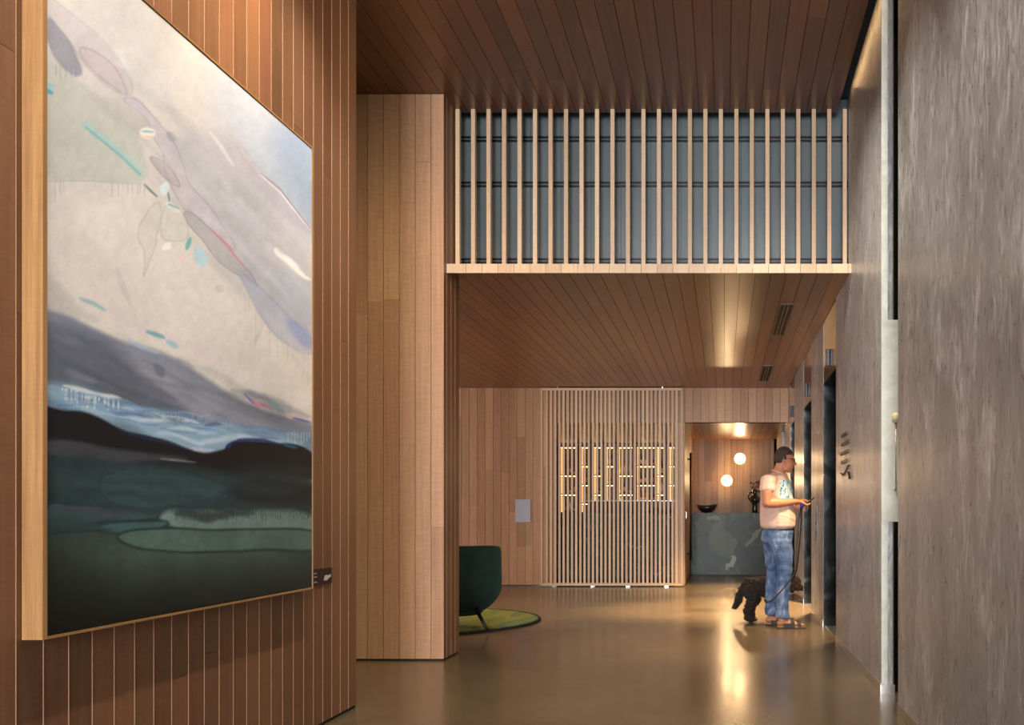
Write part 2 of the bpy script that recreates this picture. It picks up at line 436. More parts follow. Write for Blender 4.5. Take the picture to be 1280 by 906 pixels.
# ---- right hand plaster walls
def panel(name, y0, y1, z1, x1=1.0):
    o = struct(boxobj(name, (XR, x1, y0, y1, 0, z1), PLASTER)); return o
panel('wall_right', -9.6, 5.42, 4.30, 1.3)
bm = B(); box(bm, XR, 1.02, 6.012, 8.41, 0, ZL); box(bm, XR, 1.02, 6.012, 7.58, ZL, 4.27)
struct(obj('wall_right', bm, PLASTER))
for y0, y1 in ((9.49, 10.79), (11.8, 13.35), (14.16, 15.4), (16.2, 17.8)):
    panel('wall_right', y0, y1, ZL if y0 < 14.1 else (ZL if y0 < 14.5 else ZO), 1.0)
    if y0 < 14:
        struct(boxobj('baseboard_right', (XR-.006, XR+.001, y0, y1, 0, .056), BRUSHED))
struct(boxobj('wall_right', (1.0, 1.1, 15.4, 16.2, 0, ZO), PALE))
struct(boxobj('baseboard_right', (XR-.006, XR+.001, 6.0, 8.41, 0, .056), BRUSHED))
struct(boxobj('baseboard_right', (XR-.006, XR+.001, -9.6, 5.42, 0, .056), BRUSHED))
# reveal between the two plaster panels: pale plaster jamb, mirror strips above and below
bm = B()
box(bm, XR, .987, 5.99, 6.012, .056, 4.27)
box(bm, .987, 1.3, 5.99, 6.07, 1.035, 2.25)
struct(obj('wall_right', bm, PALE))
struct(boxobj('trim_1', (XR-.002, 1.03, 5.985, 6.012, 0, .055), BRUSHED))
struct(boxobj('trim_2', (.987, 1.03, 6.03, 6.07, 0, 4.27), simple('shaded_plaster', rgb(104, 106, 92), .5)))  # darker plaster, shade inside the reveal put into its colour
struct(boxobj('window_2', (1.03, 1.3, 6.05, 6.06, 2.25, 4.27), DARKMIRROR))
struct(boxobj('window_3', (1.03, 1.3, 6.05, 6.06, 0, 1.035), DARKMIRROR))

# ---- upper glazing behind the slats
def glassmat():
    m = MT('grey_blue_glazing'); tc = m.node('ShaderNodeTexCoord').outputs['Object']
    a = m.noise(m.mapping(tc, (1, 1, .6)), 1.3, 3)
    m.base(m.ramp(a, [(.3, rgb(80, 90, 92)), (.7, rgb(104, 114, 116))]))
    return m.set(Roughness=.38)
GLZ = glassmat()
wz = struct(boxobj('window_1', (XL-.02, 1.0, 7.82, 7.84, 2.93, 4.33), GLZ))
for z in (4.03, 3.675, 3.075):
    bm = B(); box(bm, XL-.02, 1.0, 7.80, 7.822, z-.006, z+.006); box(bm, XL-.02, 1.0, 7.80, 7.822, z-.034, z-.022)
    obj('window_frame', bm, BLACK, wz)
bm = B()
for k in range(-17, 10, 2):
    x = k*.118+.02
    if XL < x < XR: box(bm, x-.0015, x+.0015, 7.813, 7.822, 2.93, 4.33)
obj('window_joint', bm, simple('joint_grey', rgb(50, 60, 64), .5), wz)

# ---- slatted balustrade on its ledge
bal = thing('slatted_balustrade', (-.55, 7.6, 2.9), 'row of upright pale timber slats on a ledge, in front of grey glazing', 'slatted screen')
for i in range(26):
    x = -2.0275+i*.11805
    slat('slat', x-.0152, x+.0152, 7.585, 7.63, 2.924, ZU-.001, W_SLAT, bal)
bm = B(); uvl = bm.loops.layers.uv.new('UVMap'); cl = bm.loops.layers.float_color.new('tint')
x = XL; edges = [XL]+[-2.0275+i*.118 for i in range(1, 26)]+[XR]
slabs = []
for a, b in zip(edges[:-1], edges[1:]):
    slabs.append((a+.0012, b-.0012))
for a, b in slabs:
    nf = len(bm.faces); box(bm, a, b, 7.38, 7.397, 2.864, 2.932); box(bm, a, b, 7.397, 7.66, 2.926, 2.93)
    bm.faces.ensure_lookup_table(); t = (random.random(), random.random(), random.random(), 1); r0 = random.uniform(0, 50)
    for f in bm.faces[nf:]:
        for lp in f.loops: lp[uvl].uv = (lp.vert.co.x+r0, lp.vert.co.z+lp.vert.co.y+r0); lp[cl] = t
obj('ledge', bm, W_SLAT, bal)

# ------------------------------------------------------------------ lifts
def lift(y0, y1, label):
    t = thing('elevator', (XR+.2, (y0+y1)/2, 0), label, 'elevator', None)
    bm = B(); box(bm, 1.001, 1.44, y1-.012, y1+.0, 0, 2.31); obj('jamb', bm, STEEL, t)
    bm = B(); box(bm, 1.021, 1.44, y0, y0+.012, 0, 2.31); obj('jamb', bm, STEEL, t)
    bm = B(); box(bm, XR+.001, 1.001, y1-.012, y1-.0005, .0, 2.31); obj('reveal_edge', bm, STEEL, t)
    bm = B(); box(bm, XR+.003, 1.44, y0+.002, y1-.002, 2.31, 2.325); obj('soffit', bm, STEEL, t)
    bm = B(); box(bm, XR+.002, XR+.02, y0+.002, y1-.002, 2.325, ZL-.002); hd = obj('header_panel', bm, BRONZE, t)
    ym = (y0+y1)/2
    for a, b in ((y0+.014, ym-.002), (ym+.002, y1-.014)):
        bm = B(); box(bm, 1.3, 1.33, a, b, .01, 2.305); obj('door_panel', bm, STEEL, t)
    bm = B(); box(bm, XR+.02, 1.44, y0+.01, y1-.01, 0, .006); obj('sill', bm, BRUSHED, t)
    bm = B(); box(bm, XR-.03, XR+.001, ym-.03, ym+.03, 2.40, 2.55, bev=.004); ln = obj('arrival_lantern', bm, BLACK, t)
    bm = B(); box(bm, XR-.032, XR-.029, ym-.012, ym+.012, 2.42, 2.53)
    obj('lens', bm, simple('lantern_lens', rgb(150, 120, 90), .3), ln)
lift(8.41, 9.49, 'nearest elevator opening with dark polished steel reveals, beside the large plaster panel with raised marks')
lift(10.79, 11.8, 'middle elevator opening with dark steel reveals, behind the man')
lift(13.35, 14.16, 'farthest elevator opening, narrow dark strip nearest the passage')
# call plates on the plaster piers
def callplate(y, z0, z1, label):
    t = thing('call_plate', (XR, y, (z0+z1)/2), label, 'call button plate', 'lift call plates')
    boxobj('plate', (XR-.006, XR, y-.03, y+.03, z0, z1), STEEL, t, bev=.001)
    for z in (z0+.1, z0+.2):
        bm = B(); box(bm, XR-.012, XR-.006, y-.014, y+.014, z-.014, z+.014, bev=.002); obj('button', bm, BLACK, t)
callplate(10.15, .78, 1.15, 'tall slim steel call plate on the nearer plaster pier between the elevators')
callplate(12.55, .78, 1.15, 'slim steel call plate on the farther plaster pier, beside the man')
# raised marks on the plaster wall
mk = thing('wall_sign', (XR, 7.7, 1.6), 'dark raised bars and tick mark on the plaster wall beside the elevators', 'sign')
def onwall(px, py):
    Y = XR*F/(px-VX); return Y, H+(VY-py)*Y/F
MARK = simple('sign_bronze', rgb(62, 46, 34), .45, .4)
def z4(u, v): return (1035+u/11.33, 530+v/11.33)
for a, b, th in (((205, 168), (290, 122), 3.4), ((203, 293), (312, 245), 3.4), ((190, 423), (300, 380), 3.2), ((200, 540), (278, 518), 3.2)):
    y1, za = onwall(*z4(*a)); y2, zb = onwall(*z4(*b)); zc = (za+zb)/2
    bm = B(); box(bm, XR-.012, XR, min(y1, y2), max(y1, y2), zc-.012, zc+.012); obj('bar', bm, MARK, mk)
bm = B()
pts = [onwall(*z4(*p)) for p in ((195, 695), (228, 720), (265, 650), (290, 590), (320, 580))]
tube(bm, [(XR-.006, y, z) for y, z in pts], .0055, 6); obj('tick', bm, MARK, mk)
bm = B(); pts = [onwall(*z4(*p)) for p in ((302, 680), (318, 765))]
tube(bm, [(XR-.006, y, z) for y, z in pts], .009, 6); obj('dash', bm, MARK, mk)
# slim wall lamp in the reveal
t = thing('wall_lamp', (1.025, 5.95, 1.4), 'slim brass rod lamp with pale shade on the pale plaster reveal', 'lamp')
BRASS = simple('brass', (.6, .42, .2, 1), .3, .9)
p0, p1 = P(1120, 612, 5.96), P(1120, 528, 5.96)
bm = B(); tube(bm, [p0, p1], .004, 8); obj('rod', bm, BRASS, t)
bm = B(); tube(bm, [p0, p0+Vector((0, .03, 0))], .008, 8); obj('bracket', bm, BRASS, t)
bm = B(); tube(bm, [p1, p1+Vector((0, .03, 0))], .008, 8); obj('bracket', bm, BRASS, t)
bm = B(); lathe(bm, p1, [(.004, 0), (.022, 0), (.022, .04), (.016, .055), (0.0001, .06)], 16); obj('lamp_shade', bm, simple('cream_shade', rgb(225, 205, 165), .5), t)

# ------------------------------------------------------------------ ceiling slot diffusers
def vent(y0, y1, label):
    t = thing('ceiling_vent', (.55, (y0+y1)/2, ZL), label, 'vent', 'slot diffusers in the lower ceiling')
    bm = B()
    x0, x1 = .491, .613
    box(bm, x0, x0+.012, y0, y1, ZL-.008, ZL); box(bm, x1-.012, x1, y0, y1, ZL-.008, ZL)
    box(bm, x0+.012, x1-.012, y0, y0+.03, ZL-.008, ZL); box(bm, x0+.012, x1-.012, y1-.03, y1, ZL-.008, ZL)
    obj('frame', bm, simple('vent_frame', rgb(70, 58, 46), .4, .5), t)
    bm = B(); box(bm, x0+.012, x1-.012, y0+.03, y1-.03, ZL-.003, ZL); obj('backing', bm, BLACKMATT, t)
    for k in (1, 2):
        xx = x0+.012+k*(x1-x0-.024)/3
        bm = B(); box(bm, xx-.006, xx+.006, y0+.03, y1-.03, ZL-.007, ZL-.003); obj('blade', bm, simple('vent_blade', rgb(120, 105, 85), .35, .6), t)
vent(8.62, 10.13, 'long black slot air diffuser in the timber ceiling, the nearer and larger of the two')
vent(12.27, 13.7, 'slot air diffuser in the timber ceiling near the back wall, the farther of the two')

# ------------------------------------------------------------------ painting
X_F = -1.993
y0, y1, z0, z1 = 2.914, 4.838, .722, 2.864
pic = thing('framed_painting', (XL, (y0+y1)/2, z0), 'huge abstract seascape painting in an oak floater frame on the left timber wall', 'painting')
slat('frame_side', XL+.001, X_F, y0, y0+.02, z0, z1, W_OAK, pic)
slat('frame_side', XL+.001, X_F, y1-.008, y1, z0, z1, W_OAK, pic)
slat('frame_side', XL+.001, X_F, y0+.02, y1-.008, z0, z0+.008, W_OAK, pic, 'y')
slat('frame_side', XL+.001, X_F, y0+.02, y1-.008, z1-.008, z1, W_OAK, pic, 'y')
boxobj('backing_board', (XL+.002, XL+.02, y0+.02, y1-.008, z0+.008, z1-.008), BLACKMATT, pic)

def paint(X, Y):
    """abstract composition; X, Y are the photograph's pixel coordinates of each canvas point; returns sRGB 0..255"""
    n = len(X)
    def wob(a, s, ph):
        return a*(np.sin(X/s+ph)+.6*np.sin(Y/s*1.7+ph*2.1)+.5*np.sin((X+Y)/s*.73+ph*3.3)+.35*np.sin((X-1.4*Y)/s*2.3+ph))
    rs = np.random.RandomState(3)
    G = rs.rand(64, 64)
    def vn(sx, sy, o=0):
        a = X/sx+o; b = Y/sy+o*1.7
        i = np.floor(a).astype(int); j = np.floor(b).astype(int); fa = a-i; fb = b-j
        fa = fa*fa*(3-2*fa); fb = fb*fb*(3-2*fb)
        g = lambda p, q: G[p % 64, q % 64]
        return (g(i, j)*(1-fa)+g(i+1, j)*fa)*(1-fb)+(g(i, j+1)*(1-fa)+g(i+1, j+1)*fa)*fb
    col = np.zeros((n, 3)); col[:] = (205, 200, 194)
    def sd(poly, wx=0, ws=18, ph=0):
        px = X+(wob(wx, ws, ph) if wx else 0); py = Y+(wob(wx, ws, ph+4) if wx else 0)
        d = np.full(n, 1e9); inside = np.zeros(n, bool); m = len(poly)
        for k in range(m):
            (ax, ay), (bx, by) = poly[k], poly[(k+1) % m]
            ex, ey = bx-ax, by-ay; L = ex*ex+ey*ey+1e-9
            t = np.clip(((px-ax)*ex+(py-ay)*ey)/L, 0, 1)
            d = np.minimum(d, np.hypot(px-ax-t*ex, py-ay-t*ey))
            c = ((ay > py) != (by > py)) & (px < (bx-ax)*(py-ay)/((by-ay) if by != ay else 1e-9)+ax)
            inside ^= c
        return np.where(inside, d, -d)
    def smooth(P_):
        # Chaikin
        for _ in range(2):
            Q = []
            for k in range(len(P_)):
                a, b = P_[k], P_[(k+1) % len(P_)]
                Q += [(a[0]*.75+b[0]*.25, a[1]*.75+b[1]*.25), (a[0]*.25+b[0]*.75, a[1]*.25+b[1]*.75)]
            P_ = Q
        return P_
    def fill(poly, c, soft=3, al=1, wx=1.0, ws=22, ph=0, edge=0, ec=(90, 85, 90), ew=1.6):
        s = sd(smooth(poly), wx, ws, ph)
        a = np.clip(s/soft+.5, 0, 1)*al
        col[:] = col*(1-a[:, None])+np.array(c)*a[:, None]
        if edge:
            e = np.exp(-(s/ew)**2)*edge
            col[:] = col*(1-e[:, None])+np.array(ec)*e[:, None]
    def stroke(pts, w_, c, soft=2, al=1, wx=0, ws=20, ph=0, taper=True):
        px = X+(wob(wx, ws, ph) if wx else 0); py = Y+(wob(wx, ws, ph+4) if wx else 0)
        d = np.full(n, 1e9); m = len(pts)-1
        for k in range(m):
            (ax, ay), (bx, by) = pts[k], pts[k+1]
            ex, ey = bx-ax, by-ay; L = ex*ex+ey*ey+1e-9
            t = np.clip(((px-ax)*ex+(py-ay)*ey)/L, 0, 1)
            g = (k+t)/m
            wd = w_*(np.sqrt(np.clip(4*g*(1-g), 0, 1))*.8+.2 if taper else 1)
            d = np.minimum(d, np.hypot(px-ax-t*ex, py-ay-t*ey)-wd)
        a = np.clip(-d/soft+.5, 0, 1)*al
        col[:] = col*(1-a[:, None])+np.array(c)*a[:, None]
    def drips(x0_, x1_, yf, length, c, step=4.5, al=.6, wd=.5):
        rr = np.random.RandomState(int(x0_*7+x1_))
        x = x0_
        while x < x1_:
            L = length*rr.uniform(.25, 1); ys = yf(x)
            a = np.clip(wd-np.abs(X-x)+.4, 0, 1)*((Y > ys) & (Y < ys+L))*al
            col[:] = col*(1-a[:, None])+np.array(c)*a[:, None]
            x += step*rr.uniform(.4, 1.6)
    # sky washes
    fill([(-20, -80), (420, -80), (420, 140), (300, 90), (160, 20), (60, -10)], (200, 196, 190), 60)
    fill([(40, 230), (190, 235), (330, 380), (400, 470), (400, 540), (40, 400)], (226, 219, 210), 60, .9)
    fill([(250, 60), (400, 150), (400, 330), (350, 280), (280, 190)], (176, 184, 196), 50, .9)
    fill([(340, 150), (420, 160), (420, 310), (370, 275), (350, 220)], (146, 162, 186), 34, .8)
    fill([(40, 60), (105, 105), (150, 140), (185, 190), (190, 232), (120, 226), (40, 228)], (186, 189, 180), 5, .75, 1.5)
    fill([(95, 110), (170, 130), (200, 175), (150, 160)], (178, 176, 166), 10, .6)
    fill([(200, 170), (290, 160), (340, 250), (395, 330), (400, 445), (350, 400), (280, 300), (230, 230)], (180, 179, 184), 18, .9)
    fill([(290, 160), (330, 215), (395, 290), (395, 300), (350, 270), (305, 215)], (176, 170, 178), 5, .55)
    # mauve diagonal ribbon
    fill([(55, -10), (90, 20), (128, 45), (152, 72), (172, 120), (150, 118), (120, 95), (95, 62), (55, 25)], (194, 186, 188), 7, .7, 2, 22, 1, .25, (150, 135, 140), 1)
    fill([(57, 14), (76, 32), (96, 66), (104, 88), (100, 97), (84, 88), (57, 58)], (146, 146, 156), 3, .9, 1, 14, 2)
    fill([(96, 58), (112, 58), (140, 80), (162, 118), (150, 116), (118, 92)], (196, 184, 184), 4, .8, 1, 16, 1, .4, (160, 140, 142))
    fill([(150, 118), (172, 120), (190, 150), (215, 172), (235, 215), (250, 245), (280, 285), (296, 320), (270, 300), (232, 262), (206, 222), (190, 160)], (190, 182, 190), 6, .8, 2.2, 14, 3, .35, (130, 120, 128), 1.0)
    fill([(182, 196), (200, 200), (222, 218), (228, 236), (205, 222)], (170, 160, 162), 2.5, .7, 1, 12, 1, .4, (130, 120, 124), .9)
    fill([(206, 165), (216, 168), (222, 180), (212, 178)], (150, 150, 160), 3, .7)
    fill([(228, 262), (256, 278), (286, 305), (312, 345), (326, 365), (296, 345), (262, 312), (236, 285)], (176, 173, 174), 4, .8, 1.4, 12, 3, .4, (106, 102, 110), .9)
    stroke([(262, 285), (285, 308), (308, 338)], 1.8, (214, 130, 150), 2, .6)
    fill([(290, 330), (330, 365), (365, 395), (392, 425), (392, 450), (345, 420), (312, 372)], (176, 180, 196), 5, .85, 1.5, 22, 4, .3, (120, 130, 170))
    fill([(352, 395), (392, 415), (392, 440), (368, 425)], (140, 154, 196), 6, .7)
    fill([(335, 345), (350, 330), (392, 358), (392, 412), (360, 395)], (172, 178, 190), 8, .8)
    rq = np.random.RandomState(11)
    for _ in range(46):
        t = rq.rand(); cx_ = 150+t*230; cy_ = 95+t*320+rq.uniform(-70, 70); L_ = rq.uniform(14, 46); sl = rq.uniform(.9, 1.35)
        stroke([(cx_-L_, cy_-L_*sl), (cx_, cy_+rq.uniform(-4, 4)), (cx_+L_, cy_+L_*sl)], rq.uniform(1.5, 7), rq.choice([186, 204, 216, 172])+np.array((0, -1, rq.uniform(-3, 8))), 7, rq.uniform(.15, .4), 1.5, 16, rq.rand()*6)
    # white flashes
    stroke([(344, 310), (362, 330), (388, 350)], 4, (236, 236, 232), 3, .9, 1.2, 6)
    stroke([(262, 165), (276, 182), (292, 208)], 2.4, (212, 208, 206), 2, .8)
    stroke([(292, 178), (308, 202), (326, 226)], 1.6, (176, 160, 164), 2, .6)
    stroke([(325, 218), (350, 240), (388, 288)], 1.0, (232, 214, 216), 1.4, .8)
    stroke([(325, 216), (350, 236), (388, 286)], .7, (110, 108, 120), 1, .6)
    # teal strokes
    stroke([(107, 156), (125, 170), (150, 190), (175, 215)], 4.2, (160, 196, 194), 4, .75, taper=False)
    stroke([(107, 159), (150, 194), (175, 218)], 1.2, (104, 170, 170), 1.8, .7, taper=False)
    stroke([(56, 105), (66, 112)], 6, (150, 196, 206), 4, .8)
    stroke([(56, 112), (66, 117)], 2.5, (70, 150, 176), 3, .8)
    fill([(174, 162), (184, 158), (196, 164), (194, 173), (178, 173)], (236, 226, 218), 2.5, .95)
    stroke([(177, 164), (193, 165)], 1.2, (110, 190, 180), 1.5, .9); stroke([(178, 171), (192, 171)], 1, (240, 180, 150), 1.5, .8)
    fill([(198, 238), (206, 226), (214, 232), (206, 250)], (214, 226, 232), 2.5, .95, .8)
    stroke([(180, 230), (190, 240), (197, 246)], 1.4, (90, 110, 120), 1.5, .8)
    stroke([(208, 254), (226, 266)], 3, (232, 240, 236), 2, .9); stroke([(210, 255), (224, 261)], 1.3, (80, 176, 160), 1.3, .9)
    stroke([(210, 240), (212, 252)], .8, (70, 110, 120), 1, .9)
    stroke([(238, 297), (233, 312)], 3, (120, 180, 178), 2, .9)
    fill([(242, 306), (256, 316), (260, 332), (248, 336), (240, 322)], (184, 214, 226), 4, .9)
    fill([(201, 308), (212, 302), (214, 312), (204, 314)], (240, 242, 242), 2, .9); fill([(220, 322), (230, 318), (226, 330)], (240, 208, 204), 3, .8)
    # faint leaf outlines in the bright area
    fill([(168, 290), (188, 256), (204, 250), (198, 300), (186, 330), (177, 350), (184, 320)], (206, 203, 192), 2, .5, .8, 10, 1, .35, (160, 160, 150), 1)
    fill([(205, 252), (228, 262), (238, 296), (220, 303), (200, 298)], (208, 206, 196), 2, .5, .8, 10, 1, .3, (160, 160, 150), 1)
    fill([(142, 332), (150, 332), (167, 380), (160, 384)], (204, 198, 190), 2, .6)
    fill([(318, 425), (328, 402), (332, 408), (322, 430)], (202, 198, 190), 2, .6)
    fill([(268, 356), (280, 354), (282, 362), (270, 366)], (200, 198, 190), 2, .7)
    drips(300, 388, lambda x: 360+(x-300)*.75, 60, (176, 172, 172), 6, .4)
    drips(140, 182, lambda x: 228, 24, (150, 152, 146), 5, .55)
    drips(57, 82, lambda x: 226, 28, (150, 152, 146), 9, .4)
    drips(70, 98, lambda x: 82, 30, (120, 120, 126), 6, .55)
    # edge line under the left haze
    stroke([(56, 226), (110, 226), (182, 230)], .6, (160, 162, 154), 1, .6)
    fill([(40, 330), (70, 345), (90, 380), (130, 405), (100, 400), (40, 385)], (196, 194, 188), 9, .6)
    # slate cloud bank
    fill([(40, 388), (80, 396), (112, 408), (150, 422), (190, 436), (240, 462), (290, 494), (340, 518), (400, 532), (400, 570), (40, 530)], (134, 140, 154), 6, 1, 2, 26, 2, .2, (170, 165, 175), 3)
    fill([(40, 398), (90, 412), (140, 436), (190, 470), (240, 505), (220, 530), (120, 505), (40, 480)], (92, 100, 114), 20, .85, 3, 30)
    fill([(150, 428), (230, 470), (300, 510), (392, 545), (392, 556), (300, 545), (200, 500)], (150, 152, 166), 14, .8, 2)
    fill([(190, 452), (205, 460), (206, 474), (196, 470)], (78, 90, 104), 3, .5)
    stroke([(100, 368), (140, 388), (180, 412), (240, 436), (300, 470)], 5, (226, 214, 212), 5, .8, 1.5)
    stroke([(98, 372), (118, 380), (132, 388)], 2.6, (150, 190, 196), 2, .8); stroke([(183, 414), (206, 422)], 3, (120, 176, 186), 2.4, .9)
    stroke([(208, 426), (222, 434)], 3.6, (160, 196, 220), 3, .8); stroke([(160, 424), (176, 434), (200, 442)], 2.2, (170, 190, 220), 3, .8)
    stroke([(312, 498), (322, 506), (342, 512)], 2.4, (226, 140, 160), 2, .8, 1, 8); stroke([(334, 503), (356, 513)], 3.4, (140, 184, 178), 2, .9, 1, 8)
    stroke([(352, 516), (388, 528)], 2.6, (234, 190, 190), 2, .8, 1, 8); stroke([(366, 522), (388, 528)], 1.3, (60, 90, 190), 1.5, .9)
    stroke([(305, 492), (318, 505)], 1.2, (90, 120, 200), 1.5, .8)
    for _ in range(60):
        t = rq.rand(); cx_ = 55+t*330; cy_ = 398+t*115+rq.uniform(-8, 70)*(1-.55*t); L_ = rq.uniform(12, 50); sl = rq.uniform(.2, .5)
        v_ = rq.uniform(84, 176)
        stroke([(cx_-L_, cy_-L_*sl), (cx_, cy_+rq.uniform(-3, 3)), (cx_+L_, cy_+L_*sl)], rq.uniform(1, 6), np.array((v_*.93, v_*.97, v_*1.08)), 6, rq.uniform(.15, .45), 1.6, 15, rq.rand()*6)
    # surf
    fill([(40, 474), (90, 480), (150, 500), (220, 515), (290, 530), (345, 532), (400, 548), (400, 572), (300, 570), (230, 562), (150, 535), (40, 512)], (112, 138, 160), 6, .95, 2)
    fill([(55, 482), (110, 492), (170, 515), (260, 535), (330, 540), (390, 556), (330, 560), (270, 566), (180, 545), (110, 515), (55, 500)], (150, 184, 204), 8, .9, 2.5, 16)
    stroke([(80, 482), (110, 490), (150, 500)], 3.4, (226, 234, 234), 3, .9, 1, 9)
    stroke([(200, 540), (250, 552), (300, 545), (350, 552)], 3, (200, 220, 236), 4, .8, 2, 13)
    stroke([(240, 560), (280, 566)], 2.6, (190, 206, 236), 3, .9)
    drips(78, 152, lambda x: 484+(x-78)*.22, 20, (228, 232, 232), 4, .9, 1.1)
    drips(150, 300, lambda x: 505+(x-150)*.15, 12, (180, 196, 210), 4, .6)
    drips(360, 388, lambda x: 540, 16, (210, 215, 215), 3, .8)
    for _ in range(60):
        t = rq.rand(); cx_ = 55+t*330; cy_ = 492+t*62+rq.uniform(-10, 14); L_ = rq.uniform(8, 34); sl = rq.uniform(.05, .3)
        c_ = [(214, 228, 238), (120, 168, 206), (96, 132, 186), (176, 204, 220), (86, 100, 140)][rq.randint(5)]
        stroke([(cx_-L_, cy_-L_*sl), (cx_, cy_+rq.uniform(-2, 2)), (cx_+L_, cy_+L_*sl)], rq.uniform(.6, 3), c_, 3, rq.uniform(.3, .75), 1.4, 9, rq.rand()*6)
    # headland
    fill([(40, 506), (80, 510), (130, 524), (180, 545), (240, 562), (278, 568), (284, 556), (310, 550), (345, 553), (400, 566), (400, 606), (300, 600), (200, 590), (40, 585)], (20, 22, 26), 3, 1, 1.6, 13, 1)
    stroke([(284, 555), (300, 550), (330, 551), (350, 556)], 2.2, (34, 44, 96), 3, .9, 1)
    stroke([(150, 538), (200, 552), (240, 562)], 1.2, (40, 50, 110), 2, .7, 1)
    stroke([(285, 560), (288, 556)], 1.6, (30, 60, 150), 2, .9); stroke([(355, 556), (372, 560)], 1.6, (40, 120, 150), 2, .8)
    fill([(40, 550), (110, 554), (180, 566), (250, 578), (180, 578), (40, 574)], (74, 76, 84), 6, .85, 1.5)
    stroke([(200, 573), (245, 578)], 1.3, (150, 156, 168), 2, .8)
    # deep water
    fill([(-40, 596), (460, 600), (460, 960), (-40, 960)], (52, 74, 70), 6, 1, .5)
    fill([(20, 572), (120, 572), (250, 586), (400, 596), (400, 645), (300, 640), (200, 640), (20, 660)], (40, 62, 66), 8, .95, 2)
    fill([(118, 595), (170, 580), (280, 600), (284, 618), (230, 634), (160, 634), (122, 622)], (52, 80, 84), 7, .9, 2, 20, 5, .35, (24, 38, 44))
    fill([(290, 596), (392, 590), (400, 642), (340, 636), (286, 620)], (30, 36, 40), 10, .9, 2)
    stroke([(230, 634), (262, 628), (284, 618)], 2.2, (58, 62, 98), 3, .8)
    fill([(20, 560), (75, 570), (60, 668), (20, 668)], (26, 36, 38), 14, .8)
    fill([(56, 625), (100, 630), (170, 636), (210, 640), (190, 650), (120, 652), (56, 668)], (58, 84, 88), 5, .9, 1.6, 16, 2, .4, (20, 32, 36))
    fill([(66, 632), (130, 634), (180, 640), (140, 646), (80, 642)], (70, 74, 84), 4, .8)
    for _ in range(40):
        cx_ = rq.uniform(50, 390); cy_ = rq.uniform(575, 640); L_ = rq.uniform(15, 60)
        v_ = rq.uniform(.6, 1.35)
        stroke([(cx_-L_, cy_-L_*.05), (cx_, cy_+rq.uniform(-3, 3)), (cx_+L_, cy_+L_*.08)], rq.uniform(1, 7), np.array((44, 66, 70))*v_, 6, rq.uniform(.2, .5), 1.6, 15, rq.rand()*6)
    # lit pool
    fill([(200, 642), (240, 636), (300, 640), (350, 636), (385, 644), (400, 646), (400, 668), (280, 664), (200, 658)], (118, 142, 138), 6, .95, 1.5, 14, 2)
    fill([(212, 640), (262, 636), (330, 638), (300, 646), (236, 652)], (30, 38, 42), 6, .6, 2, 10)
    drips(215, 388, lambda x: 637, 14, (38, 48, 50), 3, .55)
    fill([(115, 660), (150, 652), (205, 650), (212, 658), (180, 666), (130, 668)], (66, 100, 100), 4, .95, 1, 14, 1, .6, (22, 40, 42))
    fill([(20, 668), (150, 672), (400, 672), (400, 910), (20, 910)], (70, 88, 78), 18, 1)
    fill([(142, 668), (200, 660), (300, 662), (420, 664), (420, 690), (300, 688), (190, 690), (158, 682)], (86, 112, 104), 4, .95, 1, 26, 3, .7, (26, 42, 38))
    fill([(56, 642), (120, 656), (140, 664), (56, 670)], (50, 76, 76), 4, .8)
    stroke([(57, 668), (90, 664), (140, 662)], .9, (24, 38, 40), 2, .7)
    g = np.clip((Y-700-(X-55)*-.03)/(95-(X-55)*.06), 0, 1)**.9
    dk = np.array((9, 12, 11)); a = (g*.97)[:, None]; a = np.where(Y[:, None] > 695, a, 0); col[:] = col*(1-a)+dk*a
    g = np.clip(1-(X-55)/110, 0, 1)*np.clip((Y-640)/60, 0, 1)*.55
    col[:] = col*(1-g[:, None])+dk*g[:, None]
    # mottled pigment
    mo = (vn(26, 34)-.5)*.05+(vn(7, 9, 3)-.5)*.04+(vn(2.2, 2.6, 7)-.5)*.035
    col[:] = col*(1+mo[:, None]*np.where(Y[:, None] > 560, 2.2, 1))
    return np.clip(col*1.04, 2, 250)

